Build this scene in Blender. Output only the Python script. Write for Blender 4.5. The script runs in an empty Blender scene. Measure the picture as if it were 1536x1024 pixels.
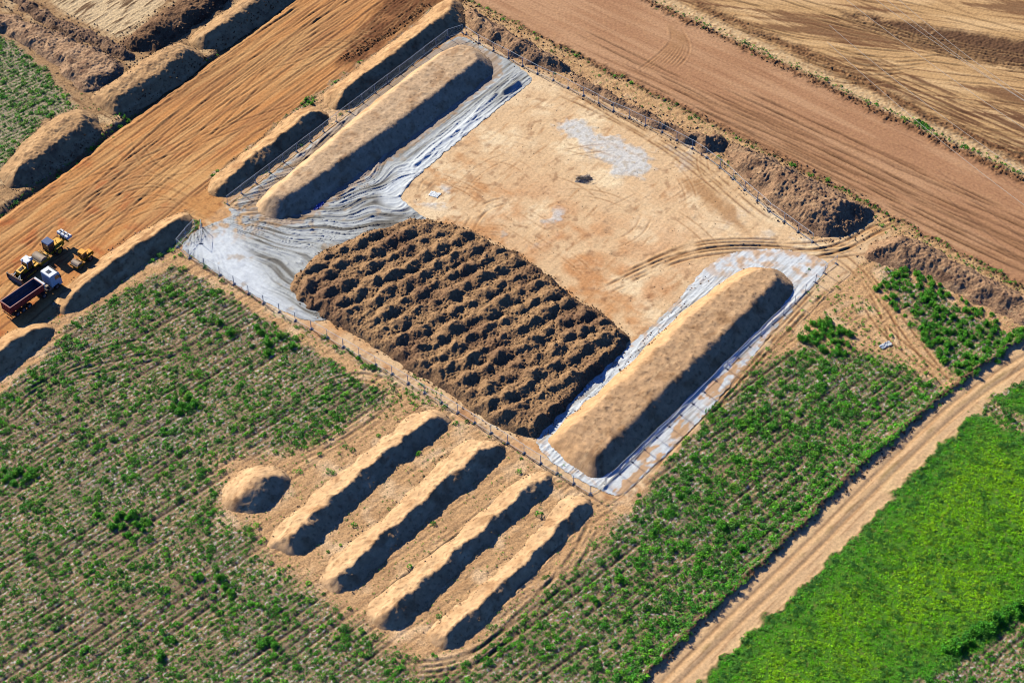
import bpy, bmesh, math, random, time
import numpy as np
from mathutils import Matrix, Vector
T0 = time.time()
random.seed(7)
RNG = np.random.default_rng(11)
scene = bpy.context.scene
COL = scene.collection
f32 = np.float32

# ------------------------------------------------------------------ survey
# Ground positions are surveyed from a 1536 x 1024 aerial view taken 219 m up.
FPX, DEP, ALT = 2800.0, math.radians(46.0), 219.0
CAMY = -ALT / math.tan(DEP)
def P(px, py, z=0.0):
    x = (px - 768) / FPX; y = (512 - py) / FPX
    dy = math.cos(DEP) + y * math.sin(DEP); dz = -math.sin(DEP) + y * math.cos(DEP)
    t = (ALT - z) / -dz
    return (x * t, CAMY + dy * t)
def PL(pts, z=0.0): return [P(a, b, z) for a, b in pts]
def Z(ox, oy, s, pts): return PL([(ox + a / s, oy + b / s) for a, b in pts])

# ------------------------------------------------------------------ colour
GAIN = (1.27, 1.23, 1.34)       # sunlit exposure of a flat surface
def lin(c): c /= 255.0; return c / 12.92 if c <= .04045 else ((c + .055) / 1.055) ** 2.4
def C(r, g, b): return np.array([lin(r) / GAIN[0], lin(g) / GAIN[1], lin(b) / GAIN[2]], f32)
def A4(r, g, b): c = C(r, g, b); return (float(c[0]), float(c[1]), float(c[2]), 1.0)

# ------------------------------------------------------------------ noise
def _tab(seed):
    r = np.random.default_rng(seed + 1000)
    return r.permutation(256).astype(np.int32), (r.random(256) * 2 * np.pi).astype(f32)
def perlin(x, y, seed=0):
    p, g = _tab(seed)
    gx, gy = np.cos(g), np.sin(g)
    xi = np.floor(x).astype(np.int32); yi = np.floor(y).astype(np.int32)
    xf = (x - xi).astype(f32); yf = (y - yi).astype(f32)
    u = xf * xf * xf * (xf * (xf * 6 - 15) + 10); v = yf * yf * yf * (yf * (yf * 6 - 15) + 10)
    def gr(ix, iy, dx, dy):
        h = p[(p[ix & 255] + iy) & 255]
        return gx[h] * dx + gy[h] * dy
    a = gr(xi, yi, xf, yf); b = gr(xi + 1, yi, xf - 1, yf)
    c = gr(xi, yi + 1, xf, yf - 1); d = gr(xi + 1, yi + 1, xf - 1, yf - 1)
    a = a + u * (b - a); c = c + u * (d - c)
    return (a + v * (c - a)) * 1.5
def fbm(x, y, octv=3, seed=0, gain=.5):
    s = 0; amp = 1.0; tot = 0
    for o in range(octv):
        s = s + amp * perlin(x, y, seed + o * 17); tot += amp
        x = x * 2.03 + 5.2; y = y * 2.03 + 1.7; amp *= gain
    return s / tot
def sst(e0, e1, x):
    t = np.clip((x - e0) / (e1 - e0), 0, 1); return t * t * (3 - 2 * t)
def mix(a, b, w):
    w = np.asarray(w)[..., None]; return a * (1 - w) + b * w

# ------------------------------------------------------------------ polygons
def sdf(X, Y, poly):
    """signed distance, positive inside"""
    d2 = np.full(X.shape, 1e9, f32); ins = np.zeros(X.shape, bool)
    n = len(poly)
    for i in range(n):
        ax, ay = poly[i]; bx, by = poly[(i + 1) % n]
        ex, ey = bx - ax, by - ay; L = ex * ex + ey * ey + 1e-12
        t = np.clip(((X - ax) * ex + (Y - ay) * ey) / L, 0, 1)
        dx = X - ax - t * ex; dy = Y - ay - t * ey
        d2 = np.minimum(d2, dx * dx + dy * dy)
        c = (ay > Y) != (by > Y)
        if abs(ey) > 1e-9: ins ^= c & (X < ex * (Y - ay) / ey + ax)
    d = np.sqrt(d2); return np.where(ins, d, -d)
def slope_field(X, Y, poly, steep, lit):
    """rise above the outline: banks turned to the tipping side (north-west) lie flatter"""
    n = len(poly); ar = sum(poly[i][0] * poly[(i + 1) % n][1] - poly[(i + 1) % n][0] * poly[i][1] for i in range(n))
    out = np.full(X.shape, 1e9, f32)
    for i in range(n):
        ax, ay = poly[i]; bx, by = poly[(i + 1) % n]; ex, ey = bx - ax, by - ay; L = math.hypot(ex, ey) + 1e-9
        nx, ny = (ey / L, -ex / L) if ar > 0 else (-ey / L, ex / L)
        f = float(sst(-.1, .7, np.array(nx * -.695 + ny * .72))); k = math.tan(math.radians(steep * (1 - f) + lit * f))
        t = np.clip(((X - ax) * ex + (Y - ay) * ey) / (L * L), 0, 1)
        out = np.minimum(out, k * np.sqrt((X - ax - t * ex) ** 2 + (Y - ay - t * ey) ** 2))
    return out
def pdist(X, Y, pl):
    d2 = np.full(X.shape, 1e9, f32)
    for (ax, ay), (bx, by) in zip(pl[:-1], pl[1:]):
        ex, ey = bx - ax, by - ay; L = ex * ex + ey * ey + 1e-12
        t = np.clip(((X - ax) * ex + (Y - ay) * ey) / L, 0, 1)
        d2 = np.minimum(d2, (X - ax - t * ex) ** 2 + (Y - ay - t * ey) ** 2)
    return np.sqrt(d2)
def smooth_poly(pts, it=2):
    for _ in range(it):
        q = []
        for i in range(len(pts)):
            a = pts[i]; b = pts[(i + 1) % len(pts)]
            q += [(a[0] * .75 + b[0] * .25, a[1] * .75 + b[1] * .25), (a[0] * .25 + b[0] * .75, a[1] * .25 + b[1] * .75)]
        pts = q
    return pts
def smooth_line(pts, it=2):
    for _ in range(it):
        q = [pts[0]]
        for a, b in zip(pts[:-1], pts[1:]):
            q += [(a[0] * .75 + b[0] * .25, a[1] * .75 + b[1] * .25), (a[0] * .25 + b[0] * .75, a[1] * .25 + b[1] * .75)]
        q.append(pts[-1]); pts = q
    return pts

# ------------------------------------------------------------------ object helpers
def tag(o, label=None, cat=None, group=None, kind=None):
    if label: o['label'] = label
    if cat: o['category'] = cat
    if group: o['group'] = group
    if kind: o['kind'] = kind
    return o
def empty(name, loc=(0, 0, 0), rz=0.0):
    o = bpy.data.objects.new(name, None); COL.objects.link(o)
    o.location = loc; o.rotation_euler = (0, 0, rz); o.empty_display_size = .5; return o
def mesh_np(name, co, faces, mat, cols=None, smooth=True, parent=None, origin=None):
    """co (n,3), faces (m,k) with k constant"""
    me = bpy.data.meshes.new(name)
    n, (m, k) = len(co), faces.shape
    co = np.ascontiguousarray(co, f32)
    if origin is not None: co = co - np.array(origin, f32)
    me.vertices.add(n); me.vertices.foreach_set('co', co.ravel())
    me.loops.add(m * k); me.loops.foreach_set('vertex_index', np.ascontiguousarray(faces, np.int32).ravel())
    me.polygons.add(m); me.polygons.foreach_set('loop_start', np.arange(0, m * k, k, dtype=np.int32))
    me.polygons.foreach_set('use_smooth', np.full(m, smooth, bool))
    if cols is not None:
        a = me.attributes.new('Col', 'FLOAT_COLOR', 'POINT')
        c4 = np.ones((n, 4), f32); c4[:, :3] = cols; a.data.foreach_set('color', c4.ravel())
    me.update(calc_edges=True); me.validate()
    me.materials.append(mat)
    o = bpy.data.objects.new(name, me); COL.objects.link(o)
    if origin is not None: o.location = origin
    if parent: o.parent = parent
    return o
def grid_faces(nx, ny):
    i = np.arange(ny * nx, dtype=np.int32).reshape(ny, nx)
    return np.stack([i[:-1, :-1], i[:-1, 1:], i[1:, 1:], i[1:, :-1]], -1).reshape(-1, 4)
def sub_mesh(name, co, faces, cols, mat, **kw):
    used = np.zeros(len(co), bool); used[faces.ravel()] = True
    rm = np.cumsum(used) - 1
    return mesh_np(name, co[used], rm[faces].astype(np.int32), mat, None if cols is None else cols[used], **kw)

# ------------------------------------------------------------------ materials
def new_mat(name):
    m = bpy.data.materials.new(name); m.use_nodes = True
    nt = m.node_tree; b = nt.nodes['Principled BSDF']; return m, nt, b
def soil_mat(name, s1=3.0, s2=12.0, bump=.35, dist=.12, var=.35, rough=.95):
    m, nt, b = new_mat(name); N, L = nt.nodes.new, nt.links.new
    at = N('ShaderNodeAttribute'); at.attribute_name = 'Col'
    tc = N('ShaderNodeTexCoord')
    n1 = N('ShaderNodeTexNoise'); n1.inputs['Scale'].default_value = s1; n1.inputs['Detail'].default_value = 5; n1.inputs['Roughness'].default_value = .65
    n2 = N('ShaderNodeTexNoise'); n2.inputs['Scale'].default_value = s2; n2.inputs['Detail'].default_value = 3
    for n in (n1, n2): L(tc.outputs['Object'], n.inputs['Vector'])
    r = N('ShaderNodeMapRange'); r.inputs['From Min'].default_value = .3; r.inputs['From Max'].default_value = .7
    r.inputs['To Min'].default_value = 1 - var; r.inputs['To Max'].default_value = 1 + var
    L(n1.outputs['Fac'], r.inputs['Value'])
    vm = N('ShaderNodeVectorMath'); vm.operation = 'SCALE'
    L(at.outputs['Color'], vm.inputs[0]); L(r.outputs['Result'], vm.inputs['Scale']); L(vm.outputs['Vector'], b.inputs['Base Color'])
    ad = N('ShaderNodeMath'); ad.operation = 'ADD'
    L(n1.outputs['Fac'], ad.inputs[0])
    ml = N('ShaderNodeMath'); ml.operation = 'MULTIPLY'; ml.inputs[1].default_value = .45
    L(n2.outputs['Fac'], ml.inputs[0]); L(ml.outputs[0], ad.inputs[1])
    bp = N('ShaderNodeBump'); bp.inputs['Strength'].default_value = bump; bp.inputs['Distance'].default_value = dist
    L(ad.outputs[0], bp.inputs['Height']); L(bp.outputs['Normal'], b.inputs['Normal'])
    b.inputs['Roughness'].default_value = rough; b.inputs['Specular IOR Level'].default_value = .12
    return m
def leaf_mat(name, tr=.3):
    m, nt, b = new_mat(name); N, L = nt.nodes.new, nt.links.new
    at = N('ShaderNodeAttribute'); at.attribute_name = 'Col'
    tc = N('ShaderNodeTexCoord'); n = N('ShaderNodeTexNoise'); n.inputs['Scale'].default_value = 1.3
    L(tc.outputs['Object'], n.inputs['Vector'])
    r = N('ShaderNodeMapRange'); r.inputs['From Min'].default_value = .3; r.inputs['From Max'].default_value = .7
    r.inputs['To Min'].default_value = .75; r.inputs['To Max'].default_value = 1.25
    L(n.outputs['Fac'], r.inputs['Value'])
    vm = N('ShaderNodeVectorMath'); vm.operation = 'SCALE'
    L(at.outputs['Color'], vm.inputs[0]); L(r.outputs['Result'], vm.inputs['Scale']); L(vm.outputs['Vector'], b.inputs['Base Color'])
    b.inputs['Roughness'].default_value = .6; b.inputs['Specular IOR Level'].default_value = .2
    t = N('ShaderNodeBsdfTranslucent'); L(vm.outputs['Vector'], t.inputs['Color'])
    mx = N('ShaderNodeMixShader'); mx.inputs[0].default_value = tr
    L(b.outputs[0], mx.inputs[1]); L(t.outputs[0], mx.inputs[2]); L(mx.outputs[0], nt.nodes['Material Output'].inputs['Surface'])
    return m
def paint_mat(name, c, rough=.45, metal=0.0, dirt=.35, dirtc=(170, 125, 85), scale=2.2, spec=.4):
    m, nt, b = new_mat(name); N, L = nt.nodes.new, nt.links.new
    tc = N('ShaderNodeTexCoord'); n = N('ShaderNodeTexNoise'); n.inputs['Scale'].default_value = scale; n.inputs['Detail'].default_value = 6
    n.inputs['Roughness'].default_value = .7
    L(tc.outputs['Object'], n.inputs['Vector'])
    r = N('ShaderNodeMapRange'); r.inputs['From Min'].default_value = .42; r.inputs['From Max'].default_value = .72; r.inputs['To Max'].default_value = dirt
    L(n.outputs['Fac'], r.inputs['Value'])
    mx = N('ShaderNodeMix'); mx.data_type = 'RGBA'
    mx.inputs['A'].default_value = A4(*c); mx.inputs['B'].default_value = A4(*dirtc)
    L(r.outputs['Result'], mx.inputs['Factor']); L(mx.outputs['Result'], b.inputs['Base Color'])
    rr = N('ShaderNodeMapRange'); rr.inputs['To Min'].default_value = rough; rr.inputs['To Max'].default_value = min(1, rough + .4)
    L(n.outputs['Fac'], rr.inputs['Value']); L(rr.outputs['Result'], b.inputs['Roughness'])
    b.inputs['Metallic'].default_value = metal; b.inputs['Specular IOR Level'].default_value = spec
    return m
M = {}
M['ground'] = soil_mat('packed_soil', 2.2, 9, .3, .10, .22)
M['field'] = soil_mat('field_soil', 3.5, 11, .6, .14, .42)
M['sand'] = soil_mat('loose_sandy_soil', .9, 6, .45, .16, .24)
M['rough'] = soil_mat('cloddy_soil', 2.6, 7, .8, .25, .4)
M['humus'] = soil_mat('dark_topsoil', 3.0, 8, .8, .22, .4)
M['fabric'] = soil_mat('geotextile_fabric', 1.5, 6, .25, .08, .12, .8)
M['leaf'] = leaf_mat('weed_leaves')
M['grass'] = leaf_mat('grass_blades', .4)

# ------------------------------------------------------------------ directions
def angle(a, b):
    A, B = P(*a), P(*b); return math.atan2(B[1] - A[1], B[0] - A[0])
AV2 = math.radians(52.3)                     # long axis of haul road and windrows
AV1 = math.radians(-38.4)                    # long axis of graded strip and fences
AROW = (angle((0, 920), (305, 724)) + angle((986, 890), (1316, 640))) / 2
def rot(X, Y, a): return X * math.cos(a) + Y * math.sin(a), -X * math.sin(a) + Y * math.cos(a)

# ------------------------------------------------------------------ ground sheet
RES = .2
xs = np.arange(-116, 116.01, RES, dtype=f32); ys = np.arange(-82, 113, RES, dtype=f32)
NX, NY = len(xs), len(ys)
X, Y = np.meshgrid(xs, ys)
U2, V2 = rot(X, Y, AV2)
U1, V1 = rot(X, Y, AV1)
UR, VR = rot(X, Y, AROW)
nA = fbm(X / 22, Y / 22, 3, 1); nB = fbm(X / 5, Y / 5, 3, 2); nC = fbm(X / 1.1, Y / 1.1, 3, 3); nD = perlin(X / .45, Y / .45, 4)
wx = X + .9 * perlin(X / 2.5, Y / 2.5, 5) + .35 * perlin(X / .8, Y / .8, 6)
wy = Y + .9 * perlin(X / 2.5, Y / 2.5, 7) + .35 * perlin(X / .8, Y / .8, 8)

reg = {}
reg['haul'] = PL([(-260, 512), (0, 320), (430, 1), (640, -160), (900, -160), (700, -2), (655, 8), (575, 73), (485, 133), (440, 165), (400, 200), (312, 268), (345, 318), (300, 345), (285, 318), (255, 328), (200, 358), (156, 388), (84, 450), (96, 470), (60, 487), (20, 500), (-30, 525), (-260, 690)])
reg['pad'] = PL([(266, 373), (300, 335), (341, 307), (672, 56), (697, 45), (760, 85), (850, 128), (940, 172), (1040, 220), (1120, 285), (1222, 362), (1262, 350), (1320, 318), (1345, 345), (1300, 380), (1290, 400), (1235, 440), (1180, 490), (1130, 540), (1060, 625), (945, 752), (905, 752), (880, 742), (660, 610), (460, 495), (420, 474)])
reg['strip'] = PL([(560, -75), (700, -2), (1110, 208), (1310, 310), (1536, 428), (1760, 540), (1760, 372), (1536, 266), (1250, 130), (980, 0), (820, -80)])
reg['far'] = PL([(820, -80), (980, 0), (1250, 128), (1536, 262), (1760, 368), (1760, -160), (700, -160)])
reg['upleft'] = PL([(-260, 512), (-260, -160), (640, -160), (430, -1), (0, 318)])
reg['track'] = PL([(880, 1105), (962, 1024), (1060, 925), (1110, 880), (1180, 815), (1270, 720), (1340, 660), (1410, 600), (1447, 572), (1536, 508), (1700, 420), (1700, 500), (1536, 570), (1490, 592), (1450, 635), (1390, 690), (1330, 755), (1260, 825), (1180, 900), (1110, 960), (1050, 1024), (980, 1105)])
reg['meadow'] = PL([(1050, 1026), (1110, 962), (1180, 902), (1260, 827), (1330, 757), (1390, 692), (1452, 630), (1470, 620), (1536, 655), (1700, 735), (1700, 870), (1536, 932), (1450, 985), (1380, 1024), (1300, 1105), (970, 1105)])
reg['meadow2'] = PL([(1492, 600), (1540, 572), (1700, 505), (1700, 705), (1560, 640)])
# soft weights, later ones on top
W = {}
for k, soft in (('upleft', .8), ('haul', .7), ('pad', .6), ('strip', .35), ('far', .4), ('track', .45), ('meadow', .6), ('meadow2', .6)):
    W[k] = sst(-soft, soft, sdf(wx, wy, reg[k]))
print('regions', time.time() - T0)

Hg = (.25 * nA * 0).astype(f32)
one = np.ones_like(X)
# ---- field: rows of stubble, tram ruts
strF = fbm(UR / 9, VR / .5, 3, 20)
row = np.sin(VR * 2 * np.pi / .92 + 1.2 * perlin(UR / 14, VR / 6, 21))
tram = (VR + .5 * perlin(UR / 18, VR / 9, 22)) % 3.7
tramA = sst(.0, .5, perlin(UR / 16, np.floor((VR + .5 * perlin(UR / 18, VR / 9, 22)) / 3.7) * 7.3, 23) + .25)
rut = np.exp(-((tram - .9) / .25) ** 2) + np.exp(-((tram - 2.6) / .25) ** 2) * .8
rut = rut * tramA
right = sst(0, 14, sdf(X, Y, PL([(900, 760), (1200, 450), (1450, 600), (1000, 1100), (780, 1100), (860, 900)])))
cf = np.empty(X.shape + (3,), f32)
cf[:] = C(150, 126, 100)
cf = mix(cf, C(178, 146, 108), sst(-.15, .35, strF + .4 * nB))
cf = mix(cf, C(138, 126, 108), sst(.05, .4, nC * .6 + .5 * nA))
cf = mix(cf, C(206, 200, 190), .9 * sst(.28, .5, nD) * sst(-.4, .1, nB))          # pale stones and stalks
cf = mix(cf, C(96, 78, 60), .85 * np.clip(rut, 0, 1))
cf = mix(cf, C(96, 78, 56), .4 * sst(.1, .5, nC))
hf = .018 * row + .05 * nC + .06 * nD - .15 * rut + .03 * strF
# bare sandy soil round the windrows and along the site edge
bare = sdf(wx, wy, PL([(330, 690), (440, 680), (520, 640), (600, 590), (680, 615), (900, 745), (935, 760), (880, 830), (760, 920), (700, 990), (640, 1010), (560, 950), (480, 890), (400, 840), (380, 790), (330, 780)]))
bare2 = np.maximum(sdf(wx, wy, PL([(270, 380), (460, 500), (650, 612), (900, 752), (960, 748), (950, 770), (890, 765), (640, 630), (440, 505), (262, 395)])),
                   sdf(wx, wy, PL([(0, 510), (80, 480), (262, 372), (275, 385), (180, 440), (100, 485), (60, 540), (0, 590), (-60, 610)])))
bare3 = sdf(wx, wy, PL([(1300, 375), (1330, 420), (1360, 470), (1410, 540), (1450, 585), (1430, 590), (1340, 545), (1270, 520), (1200, 520), (1120, 560), (1000, 680), (950, 765), (925, 755), (1060, 620), (1180, 480), (1260, 400)]))
bare4 = sdf(wx, wy, PL([(660, -10), (690, 50), (760, 90), (850, 138), (1040, 228), (1120, 294), (1222, 370), (1300, 378), (1330, 402), (1400, 440), (1536, 515), (1760, 640), (1760, 545), (1536, 430), (1310, 315), (1110, 210), (700, 0)]))
bare5 = sdf(wx, wy, PL([(295, 285), (500, 125), (690, -8), (703, 50), (672, 66), (345, 318)]))
bareW = np.maximum(np.maximum(np.maximum(sst(-.6, .6, bare5), sst(-.6, .6, bare4)), sst(-3, 2, bare)), np.maximum(sst(-.8, .5, bare2), sst(-2.0, 1.6, bare3)))
cb = np.empty_like(cf); cb[:] = C(206, 162, 116)
cb = mix(cb, C(180, 138, 98), sst(-.1, .5, fbm(UR / 6, VR / .6, 3, 24)))
cb = mix(cb, C(224, 186, 144), sst(.0, .5, nB))
cf = mix(cf, cb, bareW)
hf = hf * (1 - .5 * bareW) + bareW * (.05 * nC + .03 * nD + .04 * fbm(UR / 3, VR / .7, 2, 25))
col = cf; Hg = hf
fieldW = one.copy()

def over(w, c, h):
    global col, Hg
    col = mix(col, c, w); Hg = Hg * (1 - w) + h * w
def base(c):
    a = np.empty(X.shape + (3,), f32); a[:] = c; return a

# ---- wheel ruts written as v = f(u) in a rotated frame
def ruts(Uf, Vf, v0, slope, bend, seed, gauge=2.1, width=.24, u0=-1e9, u1=1e9, curve=0.0, uc=0.0):
    du = Uf - uc
    f = v0 + slope * du + curve * du * du + bend * perlin(Uf / 28, np.full(1, seed * 3.7, f32), seed)
    d = np.abs(np.abs(Vf - f + .12 * perlin(Uf / 2.2, Vf / 2.2, seed + 900)) - gauge / 2)
    brk = sst(-.45, .15, perlin(Uf / 9, Vf / 1.4, seed + 950))
    w = brk * np.exp(-(d / width) ** 2) * sst(u0, u0 + 6, Uf) * (1 - sst(u1 - 6, u1, Uf))
    e = brk * np.exp(-((d - .42) / .16) ** 2) * sst(u0, u0 + 6, Uf) * (1 - sst(u1 - 6, u1, Uf))
    return w.astype(f32), e.astype(f32)

# ---- upper-left earthworks beyond the haul road
cu = base(C(176, 138, 98))
cu = mix(cu, C(205, 172, 130), sst(0, .5, nB + .4 * nA))
cu = mix(cu, C(128, 95, 66), sst(.0, .5, fbm(U1 / 7, V1 / .6, 3, 30)))
hu = .08 * nC + .10 * fbm(U1 / 7, V1 / .6, 3, 30) + .06 * nD
# pale graded bench with dozer scrapes at the top
bench = sst(-1, 1, sdf(wx, wy, PL([(60, -60), (80, 8), (150, 45), (180, 60), (225, 25), (270, -20), (300, -80)])))
cu = mix(cu, mix(base(C(218, 188, 146)), C(120, 92, 66), sst(.1, .35, fbm(U2 / 6, V2 / .55, 2, 31))), bench)
hu = hu + bench * .12 * fbm(U2 / 6, V2 / .55, 2, 31)
over(W['upleft'], cu, hu)
leftfield = sst(-1.2, 1.2, sdf(wx, wy, PL([(-260, -40), (0, 52), (30, 70), (55, 95), (75, 115), (95, 140), (110, 160), (70, 178), (30, 215), (0, 255), (-260, 440)]))) * W['upleft']
cl = mix(mix(base(C(165, 148, 118)), C(128, 118, 98), sst(0, .4, nC)), C(205, 190, 162), .7 * sst(.3, .5, nD))
over(leftfield, cl, .02 * row + .05 * nC + .04 * nD)

# ---- haul road
sH = fbm(U2 / 30, V2 / .5, 2, 40); sH2 = fbm(U2 / 26, V2 / 2.4, 2, 41)
ch = base(C(206, 142, 84))
ch = mix(ch, C(216, 164, 106), sst(-.15, .45, sH2 + .5 * nA))
ch = mix(ch, C(126, 80, 54), .7 * sst(.12, .5, sH)); ch = mix(ch, C(158, 106, 70), .45 * sst(0, .4, fbm(U2 / 30, V2 / 4, 2, 43)))
ch = mix(ch, C(186, 104, 58), .9 * sst(.05, .5, nB - .3 * nA) * (1 - sst(-5, 60, U2 + 30)))
hh = .035 * sH + .015 * nC + .015 * nD
pu0, pv0 = rot(*P(300, 170), AV2)
rr = np.random.default_rng(5)
for i in range(46):
    v0 = pv0 + rr.uniform(-17, 15); sl = rr.normal(0, .035) if i % 4 else rr.normal(0, .16); w, e = ruts(U2, V2, v0, sl, rr.uniform(.2, 1.1), 50 + i, 2.2, rr.uniform(.13, .24), rr.uniform(-75, 20), rr.uniform(30, 130), rr.normal(0, .0008), pu0)
    a = rr.uniform(.35, 1)
    hh = hh - .075 * a * w + .045 * a * e; ch = mix(ch, C(110, 68, 46), .75 * a * w); ch = mix(ch, C(214, 162, 104), .4 * a * e)
# dark freshly tipped patch at the upper end
dk = sst(-1.5, 1.5, sdf(wx, wy, PL([(510, 80), (560, 20), (600, -40), (720, -60), (665, 0), (600, 45), (545, 95), (505, 98)])))
ch = mix(ch, mix(base(C(112, 70, 44)), C(150, 100, 64), sst(0, .4, nB)), .9 * dk); hh = hh + dk * (.14 * sH + .10 * nD)
over(W['haul'], ch, hh)
# tracks that swing from the road into the site entrance
def line_track(pts, gauge, width, depth, cdark, clight=None, amt=.6, lug=0.0):
    global col, Hg
    pl = smooth_line(PL(pts))
    px = [p[0] for p in pl]; py = [p[1] for p in pl]
    i0 = np.searchsorted(xs, min(px) - 3); i1 = np.searchsorted(xs, max(px) + 3); j0 = np.searchsorted(ys, min(py) - 3); j1 = np.searchsorted(ys, max(py) + 3)
    sl = np.s_[j0:j1, i0:i1]
    if col[sl].size == 0: return
    d = pdist(X[sl], Y[sl], pl)
    cap = np.minimum(np.hypot(X[sl] - pl[0][0], Y[sl] - pl[0][1]), np.hypot(X[sl] - pl[-1][0], Y[sl] - pl[-1][1]))
    d = (np.abs(d - gauge / 2) if gauge else d) + np.where(cap <= d + .002, 9, 0)
    w = np.exp(-(d / width) ** 2); e = np.exp(-((d - width * 1.9) / (width * .7)) ** 2)
    br = sst(-.5, .1, nB[sl] + .15 * nC[sl]) * sst(0, 5, cap); w = w * br; e = e * br
    Hg[sl] += -depth * w + depth * .7 * e
    col[sl] = mix(col[sl], cdark, amt * w)
    if clight is not None: col[sl] = mix(col[sl], clight, .5 * amt * e)

# ---- site pad
cp = base(C(226, 188, 144))
cp = mix(cp, C(208, 154, 104), sst(-.1, .35, .7 * nA + .6 * nB + .25 * fbm(U1 / 6, V1 / 1.5, 3, 60)))
cp = mix(cp, C(242, 212, 170), sst(.05, .5, fbm(X / 9, Y / 9, 3, 61) + .3 * nC))
cp = mix(cp, C(172, 120, 76), .55 * sst(.18, .5, fbm(U2 / 6, V2 / 1.3, 4, 62)))
cp = mix(cp, C(206, 146, 98), .75 * sst(20, -4, pdist(X, Y, PL([(790, 320), (960, 430), (1010, 330)]))) * sst(-.4, .4, nB))
cp = mix(cp, C(150, 106, 74), .55 * sst(.2, .45, fbm(X / 2.2, Y / 2.2, 3, 63)))
cp = mix(cp, C(246, 218, 176), .7 * sst(26, 4, pdist(X, Y, PL([(800, 150), (1000, 260), (1110, 330)]))) * sst(-.3, .4, nB + nA))
cp = mix(cp, C(120, 84, 60), .6 * sst(.34, .5, fbm(X / 1.1, Y / .8, 3, 65)) * sst(-.1, .4, nB))
hp = .05 * nB + .015 * nC + .012 * nD + .04 * fbm(U2 / 5, V2 / .7, 3, 64)
wp = sdf(wx, wy, PL([(833, 183), (850, 175), (868, 182), (900, 195), (925, 200), (960, 222), (978, 240), (960, 266), (930, 262), (905, 248), (893, 235), (900, 228), (880, 215), (862, 205), (850, 205), (835, 195)]))
wpw = sst(-.9, .9, wp + 3.2 * nB + 1.6 * nC - .3) * .92
wpw = np.maximum(wpw, .8 * sst(.22, .42, nB + .25 * nC) * sst(4, 2, pdist(X, Y, PL([(640, 290), (660, 296)]))))
wpw = np.maximum(wpw, .8 * sst(.1, .4, nB + .35 * nC) * sst(4, 1.5, pdist(X, Y, PL([(765, 360), (800, 350), (830, 328)]))))
wpw = np.maximum(wpw, .75 * sst(.0, .3, nB + .4 * nC) * sst(5, 2.5, pdist(X, Y, PL([(1010, 238), (1005, 240)]))))
wpw = np.maximum(wpw, .55 * sst(-.05, .35, nB + .4 * nC) * sst(7, 2, pdist(X, Y, PL([(1125, 345), (1180, 362), (1130, 355)]))))
cp = mix(cp, mix(base(C(214, 210, 204)), C(196, 184, 168), sst(0, .4, nC)), wpw); hp = hp + .05 * wpw
dampy = sst(-1, 1, sdf(wx, wy, PL([(1020, 268), (1050, 272), (1085, 300), (1110, 330), (1135, 352), (1110, 345), (1060, 310)])) + 1.2 * nB)
cp = mix(cp, C(182, 136, 92), .85 * dampy)
over(W['pad'], cp, hp)

# ---- graded strip
sS = fbm(U1 / 16, V1 / .38, 3, 70); sS2 = fbm(U1 / 40, V1 / 2.6, 2, 71)
cs = base(C(180, 132, 96))
cs = mix(cs, C(196, 150, 112), sst(-.2, .4, sS2 + .6 * nA)); cs = mix(cs, C(140, 96, 68), .55 * sst(.1, .5, sS)); cs = mix(cs, C(198, 150, 106), .35 * sst(.1, .5, nC))
hs = .05 * sS + .02 * nC + .02 * nD
qu, qv = rot(*P(1230, 225), AV1)
for i in range(13):
    w, e = ruts(U1, V1, qv + rr.uniform(-5, 6), rr.normal(0, .012), .8, 90 + i, 1.9, .22, qu - rr.uniform(10, 60), 200, rr.normal(0, .0002), qu)
    a = rr.uniform(.5, 1); hs = hs - .14 * a * w + .07 * a * e; cs = mix(cs, C(92, 60, 42), .8 * a * w); cs = mix(cs, C(192, 142, 98), .35 * a * e)
over(W['strip'], cs, hs)

# ---- far yard, upper right
sF = fbm(U1 / 30, V1 / .7, 2, 80); kk = rot(X, Y, math.radians(-12)); sF2 = fbm(kk[0] / 22, kk[1] / 3.0, 3, 81)
cr = base(C(204, 162, 112))
cr = mix(cr, C(222, 182, 132), sst(-.1, .4, sF2)); cr = mix(cr, C(124, 86, 58), .85 * sst(.05, .35, fbm(kk[0] / 30, kk[1] / 4, 2, 82) + .3 * sF))
cr = mix(cr, C(124, 84, 56), .8 * sst(.08, .45, fbm(kk[0] / 34, kk[1] / .6, 2, 83)))
hr = .05 * fbm(kk[0] / 34, kk[1] / .6, 2, 83) + .03 * nC + .03 * nD
dkp = sst(-1.5, 1.5, sdf(wx, wy, PL([(1250, 14), (1300, 22), (1400, 40), (1536, 62), (1700, 90), (1700, 140), (1536, 106), (1440, 88), (1350, 60), (1290, 40)])))
cr = mix(cr, mix(base(C(106, 76, 54)), C(190, 148, 104), .8 * sst(.3, .5, nB + .4 * nC)), dkp); hr = hr + dkp * (.12 * nD + .1 * nC)
for i in range(26):
    c0 = rot(*P(rr.uniform(1100, 1450), rr.uniform(20, 170)), math.radians(-20)); k2 = rot(X, Y, math.radians(-20))
    w, e = ruts(k2[0], k2[1], c0[1], rr.normal(-.12, .12), 1.2, 120 + i, 2.2, .25, c0[0] - rr.uniform(20, 50), c0[0] + rr.uniform(20, 60), rr.normal(.001, .0016), c0[0])
    a = rr.uniform(.4, 1); hr = hr - .14 * a * w + .08 * a * e; cr = mix(cr, C(96, 64, 44), .75 * a * w); cr = mix(cr, C(222, 178, 120), .4 * a * e)
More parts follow.
